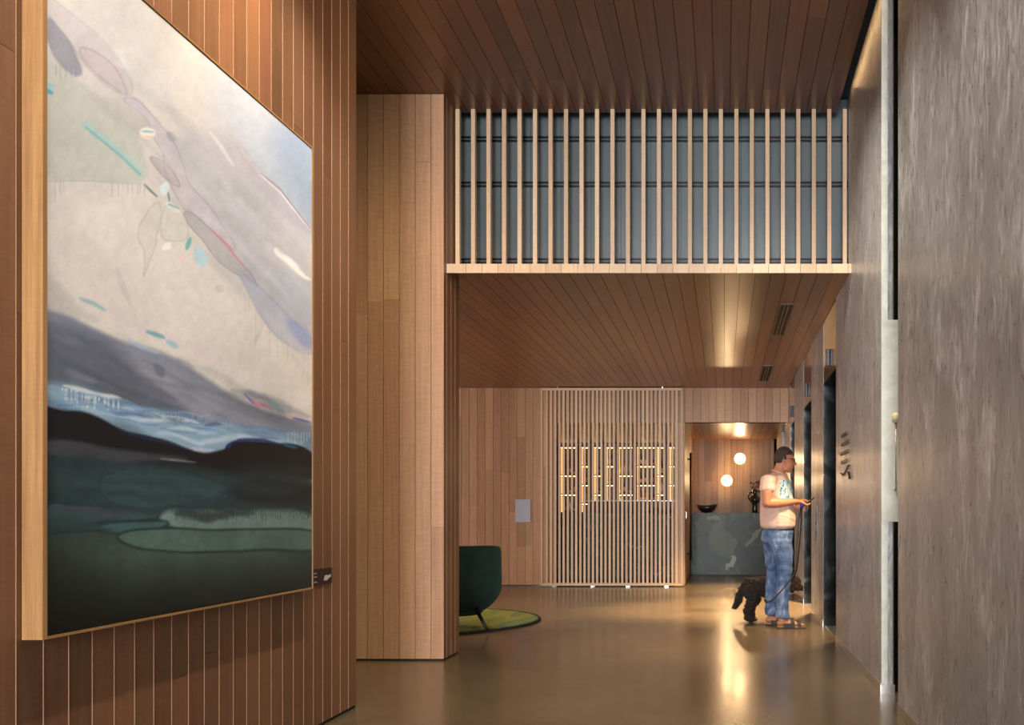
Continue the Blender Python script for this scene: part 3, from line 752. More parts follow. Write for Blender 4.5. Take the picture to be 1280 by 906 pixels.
def canvas():
    nu, nv = 420, 470
    ya, yb, za, zb = y0+.024, y1-.011, z0+.011, z1-.011
    ys = np.linspace(ya, yb, nu); zs = np.linspace(za, zb, nv)
    YY, ZZ = np.meshgrid(ys, zs)
    yy, zz = YY.ravel(), ZZ.ravel(); xc = X_F-.004
    px = VX+xc*F/yy; py = VY-(zz-H)*F/yy
    c = paint(px, py)/255.0
    lin = np.where(c <= .04045, c/12.92, ((c+.055)/1.055)**2.4)
    org = pic.location
    co = np.stack([np.full_like(yy, xc)-org.x, yy-org.y, zz-org.z], 1)
    idx = np.arange(nu*nv).reshape(nv, nu)
    q = np.stack([idx[:-1, :-1], idx[:-1, 1:], idx[1:, 1:], idx[1:, :-1]], -1).reshape(-1, 4)
    me = bpy.data.meshes.new('canvas')
    me.vertices.add(len(co)); me.vertices.foreach_set('co', co.ravel())
    me.loops.add(q.size); me.loops.foreach_set('vertex_index', q.ravel())
    me.polygons.add(len(q)); me.polygons.foreach_set('loop_start', np.arange(0, q.size, 4)); me.polygons.foreach_set('loop_total', np.full(len(q), 4))
    me.update()
    at = me.color_attributes.new('paint', 'FLOAT_COLOR', 'POINT')
    at.data.foreach_set('color', np.concatenate([lin, np.ones((len(lin), 1))], 1).ravel())
    m = MT('painted_canvas')
    a = m.node('ShaderNodeAttribute', _attribute_name='paint'); m.base(a.outputs['Color'])
    tc = m.node('ShaderNodeTexCoord').outputs['Object']; m.bump(m.noise(tc, 500, 2), .06, .001)
    me.materials.append(m.set(Roughness=.5, Specular__IOR__Level=.3))
    o = bpy.data.objects.new('canvas', me); link(o, pic)
    # stretcher edge behind the face
    boxobj('stretcher', (XL+.021, X_F-.006, ya, yb, za, zb), BLACKMATT, pic)
canvas()
# placard by the painting
t = thing('wall_placard', (XL, 5.095, .77), 'small dark brown placard with white text lines beside the painting', 'sign')
pa, pb = 4.965, 5.208
boxobj('plate', (XL, XL+.006, pa, pb, .724, .806), simple('placard_brown', rgb(40, 22, 14), .4), t)
WHT = simple('placard_white', rgb(210, 205, 200), .5)
for z in (.786, .768, .742):
    bm = B(); box(bm, XL+.006, XL+.0068, pa+.012, pa+.05, z-.002, z+.002); obj('text_line', bm, WHT, t)
bm = B(); lp = [(5.10, .744), (5.115, .768), (5.14, .770), (5.16, .766), (5.19, .772), (5.192, .758), (5.165, .752), (5.14, .742)]
vs = [bm.verts.new((XL+.0068, y, z)) for y, z in lp]; bm.faces.new(vs); r = bmesh.ops.extrude_face_region(bm, geom=bm.faces[:])
for v in [g for g in r['geom'] if isinstance(g, bmesh.types.BMVert)]: v.co.x -= .0008
obj('emblem', bm, WHT, t)

# ------------------------------------------------------------------ slatted screen in front of the bar
SX0, SX1 = (676-VX)*14.44/F, (853.8-VX)*14.44/F
t = thing('slatted_screen', ((SX0+SX1)/2, 14.44, 0), 'tall pale timber screen of close upright slats in front of the lit bar', 'slatted screen')
slat('frame', SX0, SX0+.03, 14.415, 14.465, .018, 2.88, W_SLAT, t)
slat('frame', SX1-.03, SX1, 14.415, 14.465, .018, 2.88, W_SLAT, t)
slat('frame', SX0+.03, SX1-.03, 14.415, 14.465, 2.845, 2.88, W_SLAT, t, 'x')
slat('frame', SX0+.03, SX1-.03, 14.415, 14.465, .018, .055, W_SLAT, t, 'x')
ns = 32
for i in range(ns):
    x = SX0+.03+(i+1)*(SX1-SX0-.06)/(ns+1)
    slat('slat', x-.0155, x+.0155, 14.42, 14.46, .055, 2.845, W_SLAT, t)
for px in (693, 741, 785, 833):
    x = (px-VX)*14.44/F
    boxobj('foot', (x-.03, x+.03, 14.42, 14.46, 0, .018), BRUSHED, t)
for px in (697, 828):
    x = (px-VX)*14.44/F
    boxobj('ceiling_fixing', (x-.008, x+.008, 14.43, 14.45, 2.88, ZL), BRUSHED, t)

# ------------------------------------------------------------------ bar
cnt = thing('bar_counter', (-1.8, 16.3, 0), 'green veined stone bar counter behind the slatted screen', 'bar counter')
boxobj('front_panel', (-3.3, -.8, 16.2, 16.26, 0, 1.02), STONE, cnt)
boxobj('side_panel', (-.86, -.8, 16.26, 16.8, 0, 1.02), STONE, cnt)
boxobj('top', (-3.32, -.78, 16.16, 16.85, 1.02, 1.06), STONE, cnt)
t = thing('bottle_display_rail', (-1.45, 16.6, 1.06), 'low black box unit standing on the bar counter behind the slats', 'counter unit')
boxobj('casing', ((735-VX)*16.6/F, (845-VX)*16.6/F, 16.5, 16.8, 1.06, 1.262), BLACK, t, bev=.01)
boxobj('lid', ((734-VX)*16.6/F, (846-VX)*16.6/F, 16.49, 16.81, 1.262, 1.272), BRUSHED, t)
GLASS = MT('clear_glass').set(Roughness=.03, Transmission__Weight=.9, IOR=1.45)
gx = np.linspace((812-VX)*16.35/F, (842-VX)*16.35/F, 6)
g0 = None
GL = ('tumbler on the bar counter in front of the black unit, leftmost of the row', 'tumbler on the bar counter, second from the left of the row', 'tumbler on the bar counter, third from the left of the row',
      'tumbler on the bar counter, third from the right of the row', 'tumbler on the bar counter, second from the right of the row', 'tumbler on the bar counter, rightmost of the row')
for x, lb in zip(gx, GL):
    if g0 is None:
        bm = B(); lathe(bm, (x, 16.35, 1.06), [(.026, 0), (.032, .09), (.029, .09), (.024, .01), (.0001, .01)], 16)
        g0 = tag(obj('tumbler', bm, GLASS, origin=(x, 16.35, 1.06), smooth=True), lb, 'glass', 'tumblers on the bar counter')
    else:
        c = g0.copy(); C.objects.link(c); c.location = (x, 16.35, 1.06); c['label'] = lb
# back bar shelving
YS = 18.9
def bx_(px): return (px-VX)*YS/F
def bz_(py): return H+(VY-py)*YS/F
sh = thing('bar_shelving', (-2.1, YS, 0), 'tall lit back bar shelving of staggered bays behind the counter', 'shelving')
WSH = simple('walnut_shelf', rgb(86, 54, 34), .4)
LED = MT('led_strip').set(Base__Color=(1, .8, .5, 1), Emission__Color=(1, .62, .26, 1), Emission__Strength=7.0)
LIT_SIDE = MT('painted_side_glow').set(Base__Color=(1, .7, .4, 1), Emission__Color=(1, .46, .14, 1), Emission__Strength=1.1)  # emission stands in for shelf light falling on the uprights
boxobj('back_panel', (bx_(688), bx_(848), YS+.28, YS+.3, .0, 2.36), WSH, sh)
boxobj('base_cabinet', (bx_(688), bx_(848), YS-.05, YS+.28, 0, bz_(640)), simple('dark_cabinet', rgb(24, 22, 20), .5), sh)
boxobj('top_panel', (bx_(688), bx_(848), YS, YS+.28, bz_(557.5), 2.36), WSH, sh)
bays = [(699.5, 720.5, 'A'), (725, 735.5, 'B'), (741, 751, 'A'), (756, 766.5, 'B'), (771.5, 790.5, 'A'), (796.5, 818, 'B'), (821.5, 831.5, 'A'), (835.5, 843, 'B')]
lev = {'A': (559, 594.6, 618.2), 'B': (559, 582.8, 606.5, 629.5)}
prev = 688
for a, b, k in bays:
    boxobj('upright', (bx_(prev), bx_(a), YS, YS+.28, bz_(640), bz_(557.5)), WSH, sh); prev = b
    for n_, ly in enumerate(lev[k]):
        if n_: s_ = boxobj('shelf', (bx_(a), bx_(b), YS+.01, YS+.28, bz_(ly), bz_(ly)+.02), WSH, sh)
        else: s_ = sh
        boxobj('led_strip', (bx_(a)+.004, bx_(b)-.004, YS+.012, YS+.03, bz_(ly)-.016, bz_(ly)-.002), LED, s_)
        zb_ = bz_(lev[k][n_+1]) +.02 if n_+1 < len(lev[k]) else bz_(640)
        boxobj('lit_upright_face', (bx_(a)+.001, bx_(a)+.05, YS+.02, YS+.04, zb_, bz_(ly)-.03), LIT_SIDE, s_)  # no lamp: glowing piece imitates the upright's lit inner face
boxobj('upright', (bx_(prev), bx_(848), YS, YS+.28, bz_(640), bz_(557.5)), WSH, sh)
# bottles
bottle_cols = [('amber', rgb(150, 70, 20)), ('clear', rgb(190, 190, 185)), ('dark green', rgb(24, 40, 26)), ('brown', rgb(60, 30, 16)), ('blue', rgb(30, 50, 90)), ('red', rgb(120, 30, 22))]
protos = {}
CAP = simple('bottle_cap', rgb(40, 30, 24), .4); LABELM = simple('bottle_label', rgb(200, 185, 150), .6)
def bottle(x, z, kind, hgt, label):
    key = (kind, hgt)
    if key not in protos:
        t = thing('bottle', (x, YS+.14, z), label, 'bottle', 'bottles on the back bar shelves')
        bm = B(); r_ = .036
        lathe(bm, (x, YS+.14, z), [(r_, 0), (r_, hgt*.58), (r_*.8, hgt*.68), (r_*.36, hgt*.76), (r_*.34, hgt*.93)], 14)
        obj('bottle_body', bm, simple('glass_'+bottle_cols[kind][0], bottle_cols[kind][1], .1), t)
        bm = B(); lathe(bm, (x, YS+.14, z), [(r_*.42, hgt*.93), (r_*.42, hgt)], 12); obj('cap', bm, CAP, t)
        bm = B(); lathe(bm, (x, YS+.14, z), [(r_*1.02, hgt*.14), (r_*1.02, hgt*.42)], 14); obj('paper_label', bm, LABELM, t)
        protos[key] = t
    else: dup(protos[key], (x, YS+.14, z), label)
ordn = ['first', 'second', 'third', 'fourth', 'fifth']
lvn = ['top', 'second', 'third', 'fourth']
bayn = ['far left wide bay', 'second bay from the left', 'third bay from the left', 'fourth bay from the left', 'wide middle bay', 'wide bay right of the middle', 'second bay from the right', 'rightmost bay']
rb = random.Random(5)
for bi, (a, b, k) in enumerate(bays):
    L = lev[k]
    for n_ in range(len(L)):
        zb = bz_(L[n_+1])+.021 if n_+1 < len(L) else bz_(640)+.001
        room = bz_(L[n_])-.02-zb
        if room < .15: continue
        wdt = bx_(b)-bx_(a); cnt_ = max(1, int((wdt-.02)/.085))
        for j in range(cnt_):
            kd = rb.randrange(6); hh = rb.choice([h_ for h_ in (.15, .24, .30, .34) if h_ < room-.01] or [.13])
            bottle(bx_(a)+(j+.5)*wdt/cnt_, zb, kd, hh, '%s bottle, %s shelf down, %s, %s' % (bottle_cols[kd][0], lvn[n_], bayn[bi], (ordn[j]+' from its left') if cnt_ > 1 else 'alone in its cell'))
area('bar_glow', (-1.8, 17.6, 2.36), (-1.8, 17.9, 1), 1.4, .3, 18, WARM)

# ------------------------------------------------------------------ passage: desk, bowl, sculpture vase, sconces, door pull
t = thing('reception_desk', (.2, 17.3, 0), 'green veined stone desk at the end of the passage behind the man', 'desk')
boxobj('front_panel', (NX0+.01, .94, 17.2, 17.25, .02, 1.04), DESK, t)
boxobj('top', (NX0+.01, .94, 17.18, 17.62, 1.04, 1.066), DESK, t)
boxobj('plinth', (NX0+.03, .92, 17.24, 17.6, 0, .02), BLACK, t)
bw = P(883.5, 641, 17.38); bw.z = 1.066
bm = B()
seg = 28; rings = []
prof = [(.03, 0), (.09, .015), (.145, .06), (.178, .13), (.168, .13), (.13, .07), (.07, .03), (.0005, .028)]
for r_, z in prof:
    ring = []
    for k in range(seg):
        a = 2*math.pi*k/seg
        lift_ = .035*(max(0, math.cos(a))**2)*(z/.13)+.02*(max(0, -math.cos(a))**3)*(z/.13)
        ring.append(bm.verts.new((bw.x+1.05*r_*math.cos(a), bw.y+.8*r_*math.sin(a), bw.z+z+lift_)))
    rings.append(ring)
for i in range(len(prof)-1):
    for k in range(seg): bm.faces.new((rings[i][k], rings[i][(k+1) % seg], rings[i+1][(k+1) % seg], rings[i+1][k]))
bm.faces.new(rings[0][::-1]); bm.faces.new(rings[-1])
tag(obj('bowl', bm, simple('black_ceramic', (.012, .01, .01, 1), .4), origin=bw, smooth=True), 'black boat-shaped bowl on the stone desk', 'bowl')
vw = P(943.5, 641, 17.4); vw.z = 1.066
t = thing('vase', vw, 'black sculptural vase with dried flowers on the stone desk behind the man', 'vase')
CER = simple('black_glaze', (.014, .011, .01, 1), .25)
bm = B(); lathe(bm, vw, [(.055, 0), (.05, .05), (.045, .13), (.052, .17), (.085, .20), (.092, .24), (.07, .285), (.045, .31), (.04, .36), (.055, .40), (.045, .40), (.0005, .36)], 24)
obj('vase_body', bm, CER, t)
bm = B(); tube(bm, [vw+Vector((.085, 0, .22)), vw+Vector((.12, 0, .29)), vw+Vector((.1, 0, .37)), vw+Vector((.05, 0, .38))], .014, 8); tube(bm, [vw+Vector((-.08, 0, .22)), vw+Vector((-.12, 0, .28)), vw+Vector((-.09, 0, .35)), vw+Vector((-.045, 0, .36))], .014, 8)
obj('handle', bm, CER, t)
for k in range(7):
    a = k*1.1; hx = vw+Vector((.07*math.cos(a), .05*math.sin(a), .5+.05*math.sin(k*2.3)))
    bm = B(); tube(bm, [vw+Vector((0, 0, .37)), vw+Vector((.02*math.cos(a), .02*math.sin(a), .44)), hx], .004, 5)
    bmesh.ops.create_icosphere(bm, subdivisions=1, radius=.022, matrix=Matrix.Translation(hx))
    obj('flower', bm, simple('dried_flower', rgb(80, 46, 34), .8), t)
# sconces
def sconce(px, py, label):
    c = P(px, py, 17.7)
    t = thing('wall_sconce', (c.x, 17.8, c.z), label, 'wall light', 'round wall lights above the desk')
    def disc(name, r0, r1, ya, yb, mat, par):
        bm = B(); sg = 32; pr = [(r0, ya), (r1, ya), (r1, yb), (r0, yb)]
        rs = [[bm.verts.new((c.x+r_*math.cos(2*math.pi*k/sg), y_, c.z+r_*math.sin(2*math.pi*k/sg))) for k in range(sg)] for r_, y_ in pr]
        for i in range(4):
            A_, B_ = rs[i], rs[(i+1) % 4]
            for k in range(sg): bm.faces.new((A_[k], A_[(k+1) % sg], B_[(k+1) % sg], B_[k]))
        bmesh.ops.recalc_face_normals(bm, faces=bm.faces)
        return obj(name, bm, mat, par, smooth=False)
    disc('backplate', .001, .05, 17.8, 17.77, BRASS, t)
    disc('glass_ring', .058, .098, 17.765, 17.745, MT('frosted_ring').set(Base__Color=(1, .8, .55, 1), Roughness=.5, Transmission__Weight=.5, Emission__Color=(1, .62, .3, 1), Emission__Strength=1.6), t)
    bm = B(); bmesh.ops.create_uvsphere(bm, u_segments=24, v_segments=14, radius=.05, matrix=Matrix.Translation((c.x, 17.715, c.z)))
    obj('globe', bm, MT('lit_globe').set(Base__Color=(1, .9, .7, 1), Emission__Color=(1, .68, .36, 1), Emission__Strength=190), t, smooth=True)
sconce(925, 573, 'round glowing wall light above the desk, the upper right of the two')
sconce(908.5, 600.5, 'round glowing wall light above the desk, the lower left of the two')
# door pull on the passage reveal
hy = 15.75; hx = (863.3-VX)*hy/F
t = thing('door_pull', (NX0, hy, 1.2), 'long black vertical pull handle on the golden timber reveal', 'handle')
za, zb = H+(VY-700)*hy/F, H+(VY-566)*hy/F
bm = B(); tube(bm, [(hx, hy, za), (hx, hy, zb)], .016, 10); obj('bar', bm, BLACK, t)
for z in (za+.1, zb-.1):
    bm = B(); tube(bm, [(NX0, hy, z), (hx, hy, z)], .012, 8); obj('standoff', bm, BLACK, t)
tag(boxobj('door_lock', (NX0-.002, NX0+.012, 15.05, 15.13, .98, 1.09), BRUSHED, bev=.004), 'small silver lock plate on the golden timber reveal beside the screen', 'lock')
# panel on the lounge wall
a, b = P(644.5, 652.5, YB), P(663.5, 624, YB)
t = thing('access_panel', ((a.x+b.x)/2, YB, a.z), 'pale grey metal panel set on the pinkish timber back wall left of the screen', 'panel')
PAN = simple('pale_metal', rgb(190, 194, 206), .4, .1)
boxobj('cover', (a.x, b.x, YB-.012, YB, a.z, b.z), PAN, t, bev=.003)
for k in range(9):
    z = a.z+.03+k*(b.z-a.z-.06)/8
    boxobj('louvre', (a.x+.02, b.x-.02, YB-.016, YB-.012, z-.004, z+.004), PAN, t)

# ------------------------------------------------------------------ rug and armchair
RC = Vector((-3.1, 9.87, 0)); RR = 1.27
def rugmat():
    m = MT('rug_pile'); tc = m.node('ShaderNodeTexCoord').outputs['Object']
    d = m.node('ShaderNodeTexNoise', Scale=1.3, Detail=4, Distortion=1.5); m.l(m.mapping(tc, (1, .45, 1)), d.inputs['Vector'])
    c = m.ramp(d.outputs['Fac'], [(.3, rgb(62, 88, 40)), (.44, rgb(112, 124, 44)), (.5, rgb(138, 136, 56)), (.55, rgb(92, 116, 62)), (.7, rgb(116, 142, 100))])
    f = m.noise(tc, 160, 2); m.base(m.rgbmix(.35, c, m.ramp(f, [(.3, (.4, .4, .4, 1)), (.7, (1, 1, 1, 1))]), 'MULTIPLY')); m.bump(f, .5, .006)
    return m.set(Roughness=.95)
rug = thing('rug', RC, 'round green and ochre rug with dark edge under the armchair', 'rug')
bm = B(); lathe(bm, RC, [(RR-.03, 0), (RR-.03, .014), (RR-.04, .018), (.01, .018)], 72); obj('pile', bm, rugmat(), rug)
bm = B(); lathe(bm, RC, [(RR-.03, 0.0), (RR, 0.0), (RR, .012), (RR-.012, .02), (RR-.03, .02)], 72, cap=False); obj('binding', bm, simple('rug_binding', rgb(22, 24, 16), .9), rug)

def velvet():
    m = MT('green_velvet'); tc = m.node('ShaderNodeTexCoord').outputs['Object']
    f = m.noise(tc, 9, 4)
    m.base(m.ramp(f, [(.3, (.001, .014, .012, 1)), (.7, (.003, .028, .024, 1))])); m.bump(m.noise(tc, 300, 2), .2, .002)
    return m.set(Roughness=.85, Sheen__Weight=.15, Sheen__Roughness=.4, Sheen__Tint=(.1, .5, .42, 1))
VEL = velvet()
CH = Vector((-2.485, 9.17, .018))
ch = thing('armchair', CH, 'dark green velvet tub armchair on the round rug, half hidden by the timber pier', 'armchair')
def tub():
    """shell: curved back and arms open towards +Y (away from the camera, turned left)"""
    bm = B(); nA, nZ = 44, 16; open_half = math.radians(48); face = math.radians(125)
    def ring(th_, inner):
        g = []
        for i in range(nA+1):
            a = face+open_half+(2*math.pi-2*open_half)*i/nA
            col_ = []
            s = abs(i/nA-.5)*2
            topz = .79-.09*s**3
            for j in range(nZ+1):
                t_ = j/nZ; z = .155+(topz-.155)*t_
                r_ = .25+.185*math.sin(min(1, t_/.42)*math.pi/2)**.85-.010*max(0, t_-.42)
                if j < 2: r_ -= (.03, .01)[j]
                if j == nZ: r_ -= .015
                if inner: r_ -= .085
                col_.append(bm.verts.new((CH.x+r_*math.cos(a)*1.0, CH.y+r_*math.sin(a)*.95, z)))
            g.append(col_)
        return g
    o_, i_ = ring(0, False), ring(0, True)
    for g, fl in ((o_, 1), (i_, -1)):
        for i in range(nA):
            for j in range(nZ):
                q = (g[i][j], g[i+1][j], g[i+1][j+1], g[i][j+1]); bm.faces.new(q[::fl])
    for i in range(nA):
        bm.faces.new((o_[i][nZ], o_[i+1][nZ], i_[i+1][nZ], i_[i][nZ])); bm.faces.new((o_[i+1][0], o_[i][0], i_[i][0], i_[i+1][0]))
    for j in range(nZ):
        bm.faces.new((o_[0][j], o_[0][j+1], i_[0][j+1], i_[0][j])); bm.faces.new((o_[nA][j+1], o_[nA][j], i_[nA][j], i_[nA][j+1]))
    bmesh.ops.recalc_face_normals(bm, faces=bm.faces)
    o = obj('shell', bm, VEL, ch, smooth=True)
    m = o.modifiers.new('s', 'SUBSURF'); m.levels = m.render_levels = 1
tub()
bm = B(); lathe(bm, (CH.x, CH.y, 0), [(.24, .15), (.26, .17), (.30, .24), (.33, .33)], 32); obj('base', bm, VEL, ch)
bm = B(); lathe(bm, (CH.x, CH.y, 0), [(.30, .33), (.345, .35), (.35, .42), (.32, .455), (.001, .46)], 32); obj('seat_cushion', bm, VEL, ch)
for a in (-40, -140, 115):
    ca, sa = math.cos(math.radians(a)), math.sin(math.radians(a))
    zb = .032
    bm = B(); tube(bm, [(CH.x+.33*ca, CH.y+.31*sa, .22), (CH.x+.50*ca, CH.y+.46*sa, zb)], [.02, .011], 10); obj('leg', bm, BLACK, ch)

# ------------------------------------------------------------------ blobs for figures
def blob(name, chains, voxel, mat, parent, smooth_it=3, keep=None, disp=None):
    bm = B()
    for ch_ in chains:
        n = len(ch_)
        for i in range(n):
            if n == 1: steps = [ch_[0]]
            elif i == n-1: break
            else:
                a, b = ch_[i], ch_[i+1]
                d = math.dist(a[:3], b[:3]); rm = min(min(a[3:]), min(b[3:]))
                k = max(1, int(d/(rm*.28)))
                steps = [tuple(a[q]+(b[q]-a[q])*s/k for q in range(6)) for s in range(k+1)]
            for s in steps:
                M = Matrix.Translation(s[:3]) @ Matrix.Diagonal((s[3], s[4], s[5], 1))
                bmesh.ops.create_icosphere(bm, subdivisions=2, radius=1, matrix=M)
    me = bpy.data.meshes.new('tmp'); bm.to_mesh(me); bm.free()
    o = bpy.data.objects.new('tmp', me); C.objects.link(o)
    r = o.modifiers.new('r', 'REMESH'); r.mode = 'VOXEL'; r.voxel_size = voxel
    if smooth_it:
        s = o.modifiers.new('s', 'SMOOTH'); s.factor = .5; s.iterations = smooth_it
    dg = bpy.context.evaluated_depsgraph_get(); dg.update()
    m2 = bpy.data.meshes.new_from_object(o.evaluated_get(dg))
    bpy.data.objects.remove(o)
    bm = B(); bm.from_mesh(m2); bpy.data.meshes.remove(m2)
    if keep:
        dl = [v for v in bm.verts if not keep(v.co)]
        bmesh.ops.delete(bm, geom=dl, context='VERTS')
    if disp:
        bm.normal_update()
        for v, d in [(v, disp(v.co, v.normal)) for v in bm.verts]: v.co += d
    return obj(name, bm, mat, parent, smooth=True)
def iso(p, r): return (p[0], p[1], p[2], r, r, r)

# ------------------------------------------------------------------ man
YM = 9.45; k1 = YM/F
SKIN = MT('skin'); SKIN.base(rgb(192, 128, 92)); SKIN = SKIN.set(Roughness=.5, Subsurface__Weight=.08, Subsurface__Scale=.02)
DENIM = None
def denim():
    m = MT('denim'); tc = m.node('ShaderNodeTexCoord').outputs['Object']
    f = m.noise(m.mapping(tc, (4, 4, 2.2)), 2.2, 5, .65, .8); g = m.noise(m.mapping(tc, (300, 300, 60)), 1, 2)
    w_ = m.noise(m.mapping(tc, (4, 4, 22)), 1, 3, .6, 1.0)
    c = m.ramp(m.math('MULTIPLY_ADD', w_, .15, m.math('MULTIPLY', f, .85)), [(.32, rgb(46, 66, 104)), (.5, rgb(84, 110, 150)), (.66, rgb(150, 168, 190))])
    m.base(m.rgbmix(.3, c, m.ramp(g, [(.3, (.6, .6, .6, 1)), (.7, (1, 1, 1, 1))]), 'MULTIPLY'))
    m.bump(w_, .6, .015)
    return m.set(Roughness=.85)
DENIM = denim()
man = thing('person', (.49, YM, 0), 'man in pink t-shirt, jeans and sandals looking down at a phone by the elevators', 'person')
def E(px, py, Y, rx, ry, rz): p = P(px, py, Y); return (p.x, p.y, p.z, rx, ry, rz)
yn, yf = 9.32, 9.60       # near and far leg
def finger(ps, r0, r1):
    n = len(ps); return [iso(p, r0+(r1-r0)*i/(n-1)) for i, p in enumerate(ps)]
V3 = Vector
chains = []
# head, face, neck (tilted down)
chains += [[E(980.2, 569.8, YM, .086, .076, .088)], [E(983.5, 574, YM, .072, .068, .07)],
           [E(986, 579, YM, .055, .056, .06), E(985.8, 586.5, YM, .036, .036, .03)],
           [E(979, 582, YM, .055, .054, .05), E(983, 586, YM, .045, .05, .03)],
           [E(992.2, 574.5, YM, .012, .013, .012), E(994.4, 580.0, YM, .013, .014, .011)],           # nose
           [E(990.6, 570.8, YM, .018, .045, .012)],                                                  # brow
           [E(990.5, 584.2, YM, .012, .02, .007)], [E(989.8, 586, YM, .012, .018, .006)], [E(987.8, 589.2, YM, .02, .02, .015)],
           [E(979.5, 576, YM-.078, .014, .007, .026)], [E(979.5, 576, YM+.078, .014, .007, .026)]]   # ears
chains += [[E(977.5, 578, YM, .055, .054, .05), E(974, 589, YM, .06, .062, .05), E(972, 595.5, YM, .07, .075, .035)]]
# torso core, hidden by the clothes
chains += [[E(971, 606, YM, .09, .14, .05), E(971, 640, YM, .13, .15, .08), E(972, 668, YM, .11, .12, .06)]]
# legs, ankles and feet
for (hx_, hy_), (kx, ky), (ax, ay), y_, toe, hl in (((976, 672), (979, 717), (976.5, 771), yn, 1005, 973), ((966, 672), (966, 717), (963.5, 768), yf, 983, 959)):
    hipy = YM+(y_-YM)*.7
    chains += [[E(hx_, hy_+14, hipy, .06, .06, .06), E(kx, ky, y_, .05, .05, .05), E(ax, ay-10, y_, .04, .04, .04)]]
    za = .095; xa = (ax-VX)*y_/F; xt = (toe-VX)*y_/F; xh = (hl-VX)*y_/F
    chains += [[(xa, y_, .22, .038, .038, .038), (xa, y_, .10, .034, .034, .04), (xa+.01, y_, .065, .04, .034, .03)],
               [(xh+.012, y_, .052, .03, .03, .026), (xh+.09, y_, .056, .035, .034, .03), (xt-.07, y_, .045, .03, .042, .02), (xt-.04, y_, .04, .022, .044, .014)]]
    for q in range(5):
        yy = y_-.036+q*.018; ln = (.0, .006, .004, -.006, -.016)[q if y_ == yf else q]
        chains += [[(xt-.045, yy, .04, .012, .0095, .010), (xt+ln-.008, yy, .036, .010, .0085, .0085)]]
# near (right) arm
sh_n, el_n, wr_n = P(959, 600, 9.235), P(958.5, 628.5, 9.20), P(996, 626.5, 9.33)
chains += [[iso(P(959.5, 605, 9.235), .05), iso(P(958.5, 616, 9.21), .053), iso(el_n, .045), iso(P(970, 628.6, 9.23), .048), iso(P(984, 627.6, 9.28), .038), (wr_n.x, wr_n.y, wr_n.z, .027, .027, .022)]]
# far (left) arm
sh_f, el_f, wr_f = P(962, 600, 9.665), P(962, 632, 9.70), P(995, 634, 9.52)
chains += [[iso(P(962, 605, 9.665), .05), iso(P(961, 616, 9.69), .053), iso(el_f, .045), iso(P(976, 633.5, 9.64), .045), (wr_f.x, wr_f.y, wr_f.z, .027, .027, .022)]]
# near hand holding the phone in front: palm, thumb on top, curled fingers below
ph = P(1010.5, 628.2, 9.40)                    # phone centre
pn = P(1001, 627.5, 9.355)
chains += [[(wr_n.x, wr_n.y, wr_n.z, .026, .024, .02), (pn.x, pn.y, pn.z, .034, .026, .018)]]
for q in range(4):
    yq = 9.335+q*.022; base = V3((pn.x+.02+q*.004, yq, pn.z-.008))
    chains.append(finger([base, base+V3((.034, .006, -.018)), base+V3((.056, .016, -.014)), base+V3((.066, .024, -.002))], .0095, .0075))
chains.append(finger([pn+V3((-.006, .012, .01)), pn+V3((.022, .03, .022)), pn+V3((.048, .04, .018)), pn+V3((.066, .044, .012))], .012, .0085))
# far hand below, closed round the blue leash grip
pf = P(1003, 633.5, 9.47)
chains += [[(wr_f.x, wr_f.y, wr_f.z, .026, .024, .02), (pf.x, pf.y, pf.z, .03, .02, .028)]]
grip = P(1003, 631.6, 9.43)
for q in range(4):
    b_ = V3((pf.x+.018, pf.y-.002, pf.z+.026-q*.018))
    chains.append(finger([b_, b_+V3((.018, -.026, -.002)), b_+V3((.004, -.05, -.004)), b_+V3((-.016, -.052, -.004))], .0095, .008))
chains.append(finger([pf+V3((-.01, -.01, .02)), pf+V3((.0, -.034, .036)), pf+V3((.018, -.05, .04))], .011, .0085))
body = blob('body', chains, .0055, SKIN, man, 2)

# t-shirt
def shirtmat():
    m = MT('pink_cotton'); g = m.node('ShaderNodeNewGeometry').outputs['Position']
    sx = m.node('ShaderNodeSeparateXYZ'); m.l(g, sx.inputs[0])
    a, b = P(974.5, 623.5, 9.3), P(993, 600, 9.3)
    inx = m.math('MULTIPLY', m.math('GREATER_THAN', sx.outputs[0], a.x), m.math('LESS_THAN', sx.outputs[0], b.x+.4))
    inz = m.math('MULTIPLY', m.math('GREATER_THAN', sx.outputs[2], a.z), m.math('LESS_THAN', sx.outputs[2], b.z))
    mask = m.math('MULTIPLY', inx, inz)
    n = m.noise(m.mapping(g, (1, 1, .7)), 32, 4, .6, 1.2)
    pr = m.ramp(n, [(.36, rgb(30, 70, 92)), (.44, rgb(92, 156, 184)), (.52, rgb(214, 228, 226)), (.62, rgb(170, 206, 214))])
    nf = m.noise(g, 7, 3)
    m.base(m.rgbmix(mask, m.ramp(nf, [(.3, rgb(214, 176, 156)), (.7, rgb(230, 194, 174))]), pr))
    m.bump(m.noise(m.mapping(g, (4, 4, 11)), 1, 2, .4, 1.5), .5, .02)
    return m.set(Roughness=.85)
SHIRT = shirtmat()
sc = [[E(973, 592.5, YM, .085, .085, .02), E(970.5, 596.5, YM, .115, .16, .035), E(970, 604, YM, .145, .18, .06), E(970, 615, YM, .158, .185, .07), E(971.5, 632, YM, .172, .192, .07), E(972, 648, YM, .18, .195, .06), E(972, 657, YM, .174, .19, .05)],
      [E(967, 597, YM, .09, .15, .04), E(960, 600.5, 9.25, .075, .075, .06), E(959, 611, 9.225, .078, .07, .045)],
      [E(967, 597, YM, .09, .15, .04), E(962, 600.5, 9.65, .075, .075, .06), E(961, 611, 9.68, .078, .07, .045)]]
hem = P(0, 664.5, YM).z
shirt = blob('t_shirt', sc, .009, SHIRT, man, 4)
bm = B(); c0 = P(973.2, 590.2, YM)
pts = []
